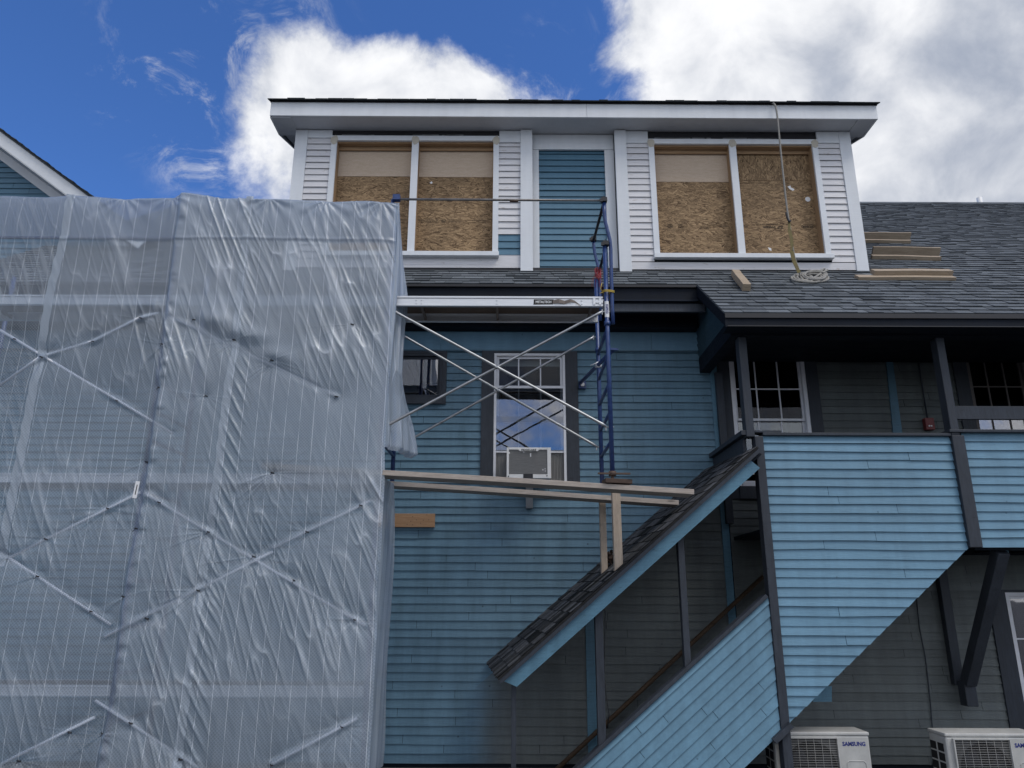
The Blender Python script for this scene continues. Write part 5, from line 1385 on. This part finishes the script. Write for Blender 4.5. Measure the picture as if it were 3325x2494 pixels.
def poly():
    s = M('reinforced_poly_sheet'); t = s.t
    uv = s.n('ShaderNodeUVMap', uv_map='sheet').outputs[0]
    sp = s.n('ShaderNodeSeparateXYZ'); s.l(uv, sp.inputs[0]); U, V_ = sp.outputs['X'], sp.outputs['Y']
    op = s.n('ShaderNodeAttribute', attribute_name='opac').outputs['Fac']
    a = s.math('ADD', s.math('MULTIPLY', U, 1.0), s.math('MULTIPLY', V_, 1.0)); b = s.math('SUBTRACT', U, V_)
    K = 2 * math.pi / .030
    wa = s.math('SINE', s.math('MULTIPLY', a, K)); wb_ = s.math('SINE', s.math('MULTIPLY', b, K))
    weave = s.math('MAXIMUM', wa, wb_)
    wv = s.mr(weave, .2, 1, 0, 1)
    wob = s.noise(1.2, 2, .5, (1, .25, 1), src=uv)
    rib = s.math('PINGPONG', s.math('ADD', U, s.math('MULTIPLY', wob, .05)), .066)
    ribm = s.mr(rib, .0, .0035, 1, 0)
    dash = s.mr(s.noise(5, 3, .6, (30, 1, 1), src=uv), .38, .52, .15, 1)
    ribm = s.math('MULTIPLY', ribm, dash)
    cloud = s.noise(1.6, 4, .6, src=uv)
    opn = s.math('ADD', s.math('ADD', op, s.math('MULTIPLY', s.math('SUBTRACT', wv, .5), .08)), s.math('MULTIPLY', ribm, .35))
    opn = s.math('ADD', opn, s.math('MULTIPLY', s.math('SUBTRACT', cloud, .5), .18), True)
    col = s.mix(wv, (.315, .370, .425), (.42, .475, .53)); col = s.mix(ribm, col, (.88, .92, .97))
    cr = s.n('ShaderNodeAttribute', attribute_name='crease').outputs['Fac']; col = s.mix(s.math('MULTIPLY', cr, .55), col, (.80, .85, .90))  # creases whitened like stretched film, which also paints in their highlights
    s.set(col, .25, 0, .9)
    s.b.inputs['Coat Weight'].default_value = .6; s.b.inputs['Coat Roughness'].default_value = .12
    wr = s.noise(30, 4, .6, (1, .35, 1), src=uv)
    b1 = s.n('ShaderNodeBump'); b1.inputs['Strength'].default_value = .9; b1.inputs['Distance'].default_value = .0009; s.l(wv, b1.inputs['Height'])
    b2 = s.n('ShaderNodeBump'); b2.inputs['Strength'].default_value = .8; b2.inputs['Distance'].default_value = .004; s.l(wr, b2.inputs['Height']); s.l(b1.outputs[0], b2.inputs['Normal']); s.l(b2.outputs[0], s.b.inputs['Normal']); s.l(b2.outputs[0], s.b.inputs['Coat Normal'])
    tl = s.n('ShaderNodeBsdfTranslucent'); tl.inputs['Color'].default_value = (.62, .70, .80, 1)
    m1 = s.n('ShaderNodeMixShader'); m1.inputs[0].default_value = .30; s.l(s.b.outputs[0], m1.inputs[1]); s.l(tl.outputs[0], m1.inputs[2])
    tr = s.n('ShaderNodeBsdfTransparent'); tr.inputs['Color'].default_value = (.88, .92, .97, 1)
    m2 = s.n('ShaderNodeMixShader'); s.l(opn, m2.inputs[0]); s.l(tr.outputs[0], m2.inputs[1]); s.l(m1.outputs[0], m2.inputs[2]); s.l(m2.outputs[0], s.out.inputs[0])
    return s.m
POLY = poly()
tx0, tx1 = tp(-420, 640)[0], -1.188
tarp = tag(empty('plastic_sheeting', ((tx0 + tx1) / 2, TY, 0)), 'translucent woven plastic sheeting tied over the scaffold, creased and seamed', 'plastic sheet')
nx, nz = 620, 840
xs = np.linspace(tx0, tx1, nx); ts = np.linspace(0, 1, nz)
X, T = np.meshgrid(xs, ts); Z = .02 + T * (ztop(X) - .02)
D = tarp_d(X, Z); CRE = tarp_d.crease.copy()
topk = np.clip((Z - ztop(X) + .05) / .05, 0, 1)
Yg = TY - D * (1 - .6 * topk) + .05 * topk ** 2
edge_w = np.exp((X - tx1) / .05)
Xg = X + edge_w * (.02 * (vnoise(Z * 2.2, Z * 0, 18) - .5)) 
Yg = Yg + edge_w * .05
op = np.full_like(X, .80)
eL = lin_x(seamA, Z); eM = lin_x(edge_pts, Z)
op = np.where(X < eL, .41, np.where(X < eM, .51, .61)) + .12 * (vnoise(X * 1.4 + 2, Z * .9, 31) - .5) 
op += .14 * np.clip((Z - 2.6) / 2, 0, 1) * (X > eM)
op = op + .16 * CRE
op = np.where(np.abs(X - eM + .0) < .02, op + .1, op)
for ln in LINES:
    for a_, b_ in zip(ln, ln[1:]): op -= .13 * np.exp(-(segd(X, Z, a_, b_) / .013) ** 2)
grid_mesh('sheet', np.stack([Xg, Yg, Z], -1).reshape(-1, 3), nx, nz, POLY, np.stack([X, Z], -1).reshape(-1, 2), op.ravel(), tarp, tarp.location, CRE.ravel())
# top hem folded back over the guard rail
T2 = np.linspace(0, 1, 8); xs2 = xs[::2]; X2, TT = np.meshgrid(xs2, T2)
Y2 = TY + .05 - tarp_d(X2, ztop(X2)) * .4 + TT * .35 + .01 * (vnoise(X2 * 9, TT * 2, 20) - .5); Z2 = ztop(X2) - TT ** 2 * .30 + .012 * np.sin(TT * 3.14)
grid_mesh('top_hem', np.stack([X2, Y2, Z2], -1).reshape(-1, 3), len(xs2), 8, POLY, np.stack([X2, Z2 + Y2], -1).reshape(-1, 2), np.full(X2.size, .85), tarp, tarp.location)
# seams: doubled strips
def strip(pts, w, name='seam_strip', lift=.006, op_=.93):
    z = np.linspace(max(pts[:, 1].min(), .02), float(ztop(np.array([lin_x(pts, pts[:, 1].max())]))[0]) - .02, 700); k = 9; cx = lin_x(pts, z)
    A = np.linspace(-w / 2, w / 2, k); ZZ, AA = np.meshgrid(z, A, indexing='ij'); XX = cx[:, None] + AA + .004 * np.sin(ZZ * 30)
    YY = TY - tarp_d(XX, ZZ) - lift
    grid_mesh(name, np.stack([XX, YY, ZZ], -1).reshape(-1, 3), k, len(z), POLY, np.stack([XX, ZZ], -1).reshape(-1, 2), np.full(XX.size, op_), tarp, tarp.location)
strip(seamA, .085, op_=.86); strip(seamB, .075, op_=.95)
# side return at the right end
def side(rows, nm):
    n = 160; k = 40; V = []; UV = []
    vs = np.linspace(0, 1, n)
    pv = np.array([r[0] for r in rows]); 
    for t in vs:
        v = pv[0] + (pv[-1] - pv[0]) * t
        ui, uo, Yo = (np.interp(v, pv, [r[i] for r in rows]) for i in (1, 2, 3))
        a = Vector((tx1 - .012, TY + .055, P(ui, v, TY).z)); b = P(uo, v, Yo)
        b.z = a.z - (.02 + .0 * t) if nm == 'side_flap' else a.z
        # keep outer edge on its pixel ray but at the level of the row
        dr = ray(uo, v + 0)
        for j in range(k):
            s = j / (k - 1); p = a.lerp(b, s)
            f = .035 * math.sin(s * 9 + t * 3) * math.sin(math.pi * min(1, s * 1.4 + .05)) + .018 * math.sin(s * 23 + t * 11)
            p.x += f * (.8 if nm == 'side_flap' else .35); p.y -= abs(f) * .4
            V.append(tuple(p)); UV.append((s * (Yo - TY) * 1.4, p.z))
    o = grid_mesh(nm, np.array(V), k, n, POLY, np.array(UV), np.full(len(V), .9), tarp, tarp.location)
def rowfix(v, ui, uo, Yo):
    # same height on both sides: slide the outer edge so that it shows at uo
    return (v, ui, uo, Yo)
side([(650, 1288, 1296, 7.0), (720, 1287, 1303, 7.1), (800, 1285, 1312, 7.15), (900, 1282, 1322, 7.2), (960, 1280, 1322, 7.2), (1010, 1279, 1316, 7.2), (1100, 1276, 1312, 7.15), (1180, 1272, 1310, 7.15), (1260, 1270, 1322, 7.3), (1330, 1266, 1340, 7.4), (1400, 1262, 1352, 7.4), (1432, 1262, 1356, 7.4), (1445, 1262, 1332, 7.4)], 'side_flap')
side([(1548, 1252, 1282, 7.25), (1620, 1247, 1286, 7.5), (1700, 1243, 1284, 7.55), (1800, 1238, 1280, 7.55), (2000, 1226, 1268, 7.6), (2300, 1205, 1252, 7.65), (2494, 1192, 1245, 7.7), (2560, 1188, 1240, 7.7)], 'side_sheet')
# tie knots and a loose tag
random.seed(6)
for tx, tz in TIES:
    y = TY - float(tarp_d(np.array([[tx]]), np.array([[tz]]))[0, 0]) - .004
    m = MB(); r = random.uniform(.008, .013)
    m.tube([(tx - r * 1.3, y - .002, tz + .004), (tx, y - .012, tz - .002), (tx + r * 1.3, y - .002, tz - .004)], r * .6, 6); m.tube([(tx, y - .01, tz), (tx + random.uniform(-.03, .03), y - .018, tz - random.uniform(.012, .03))], .0025, 5)
    m.build('tie_knot', BLACKM, tarp)
q = tp(455, 1594); y = TY - .08
m = MB(); m.prism([(q[0] - .022, y, q[1] - .075), (q[0] + .016, y, q[1] - .078), (q[0] + .026, y, q[1] + .075), (q[0] - .012, y, q[1] + .078)], (0, .002, 0)); m.build('paper_tag', WHITEP, tarp)
m = MB(); m.prism([(q[0] - .004, y - .001, q[1] - .045), (q[0] + .004, y - .001, q[1] - .045), (q[0] + .010, y - .001, q[1] + .045), (q[0] + .002, y - .001, q[1] + .045)], (0, .0008, 0)); m.build('tag_print', INK, tarp)
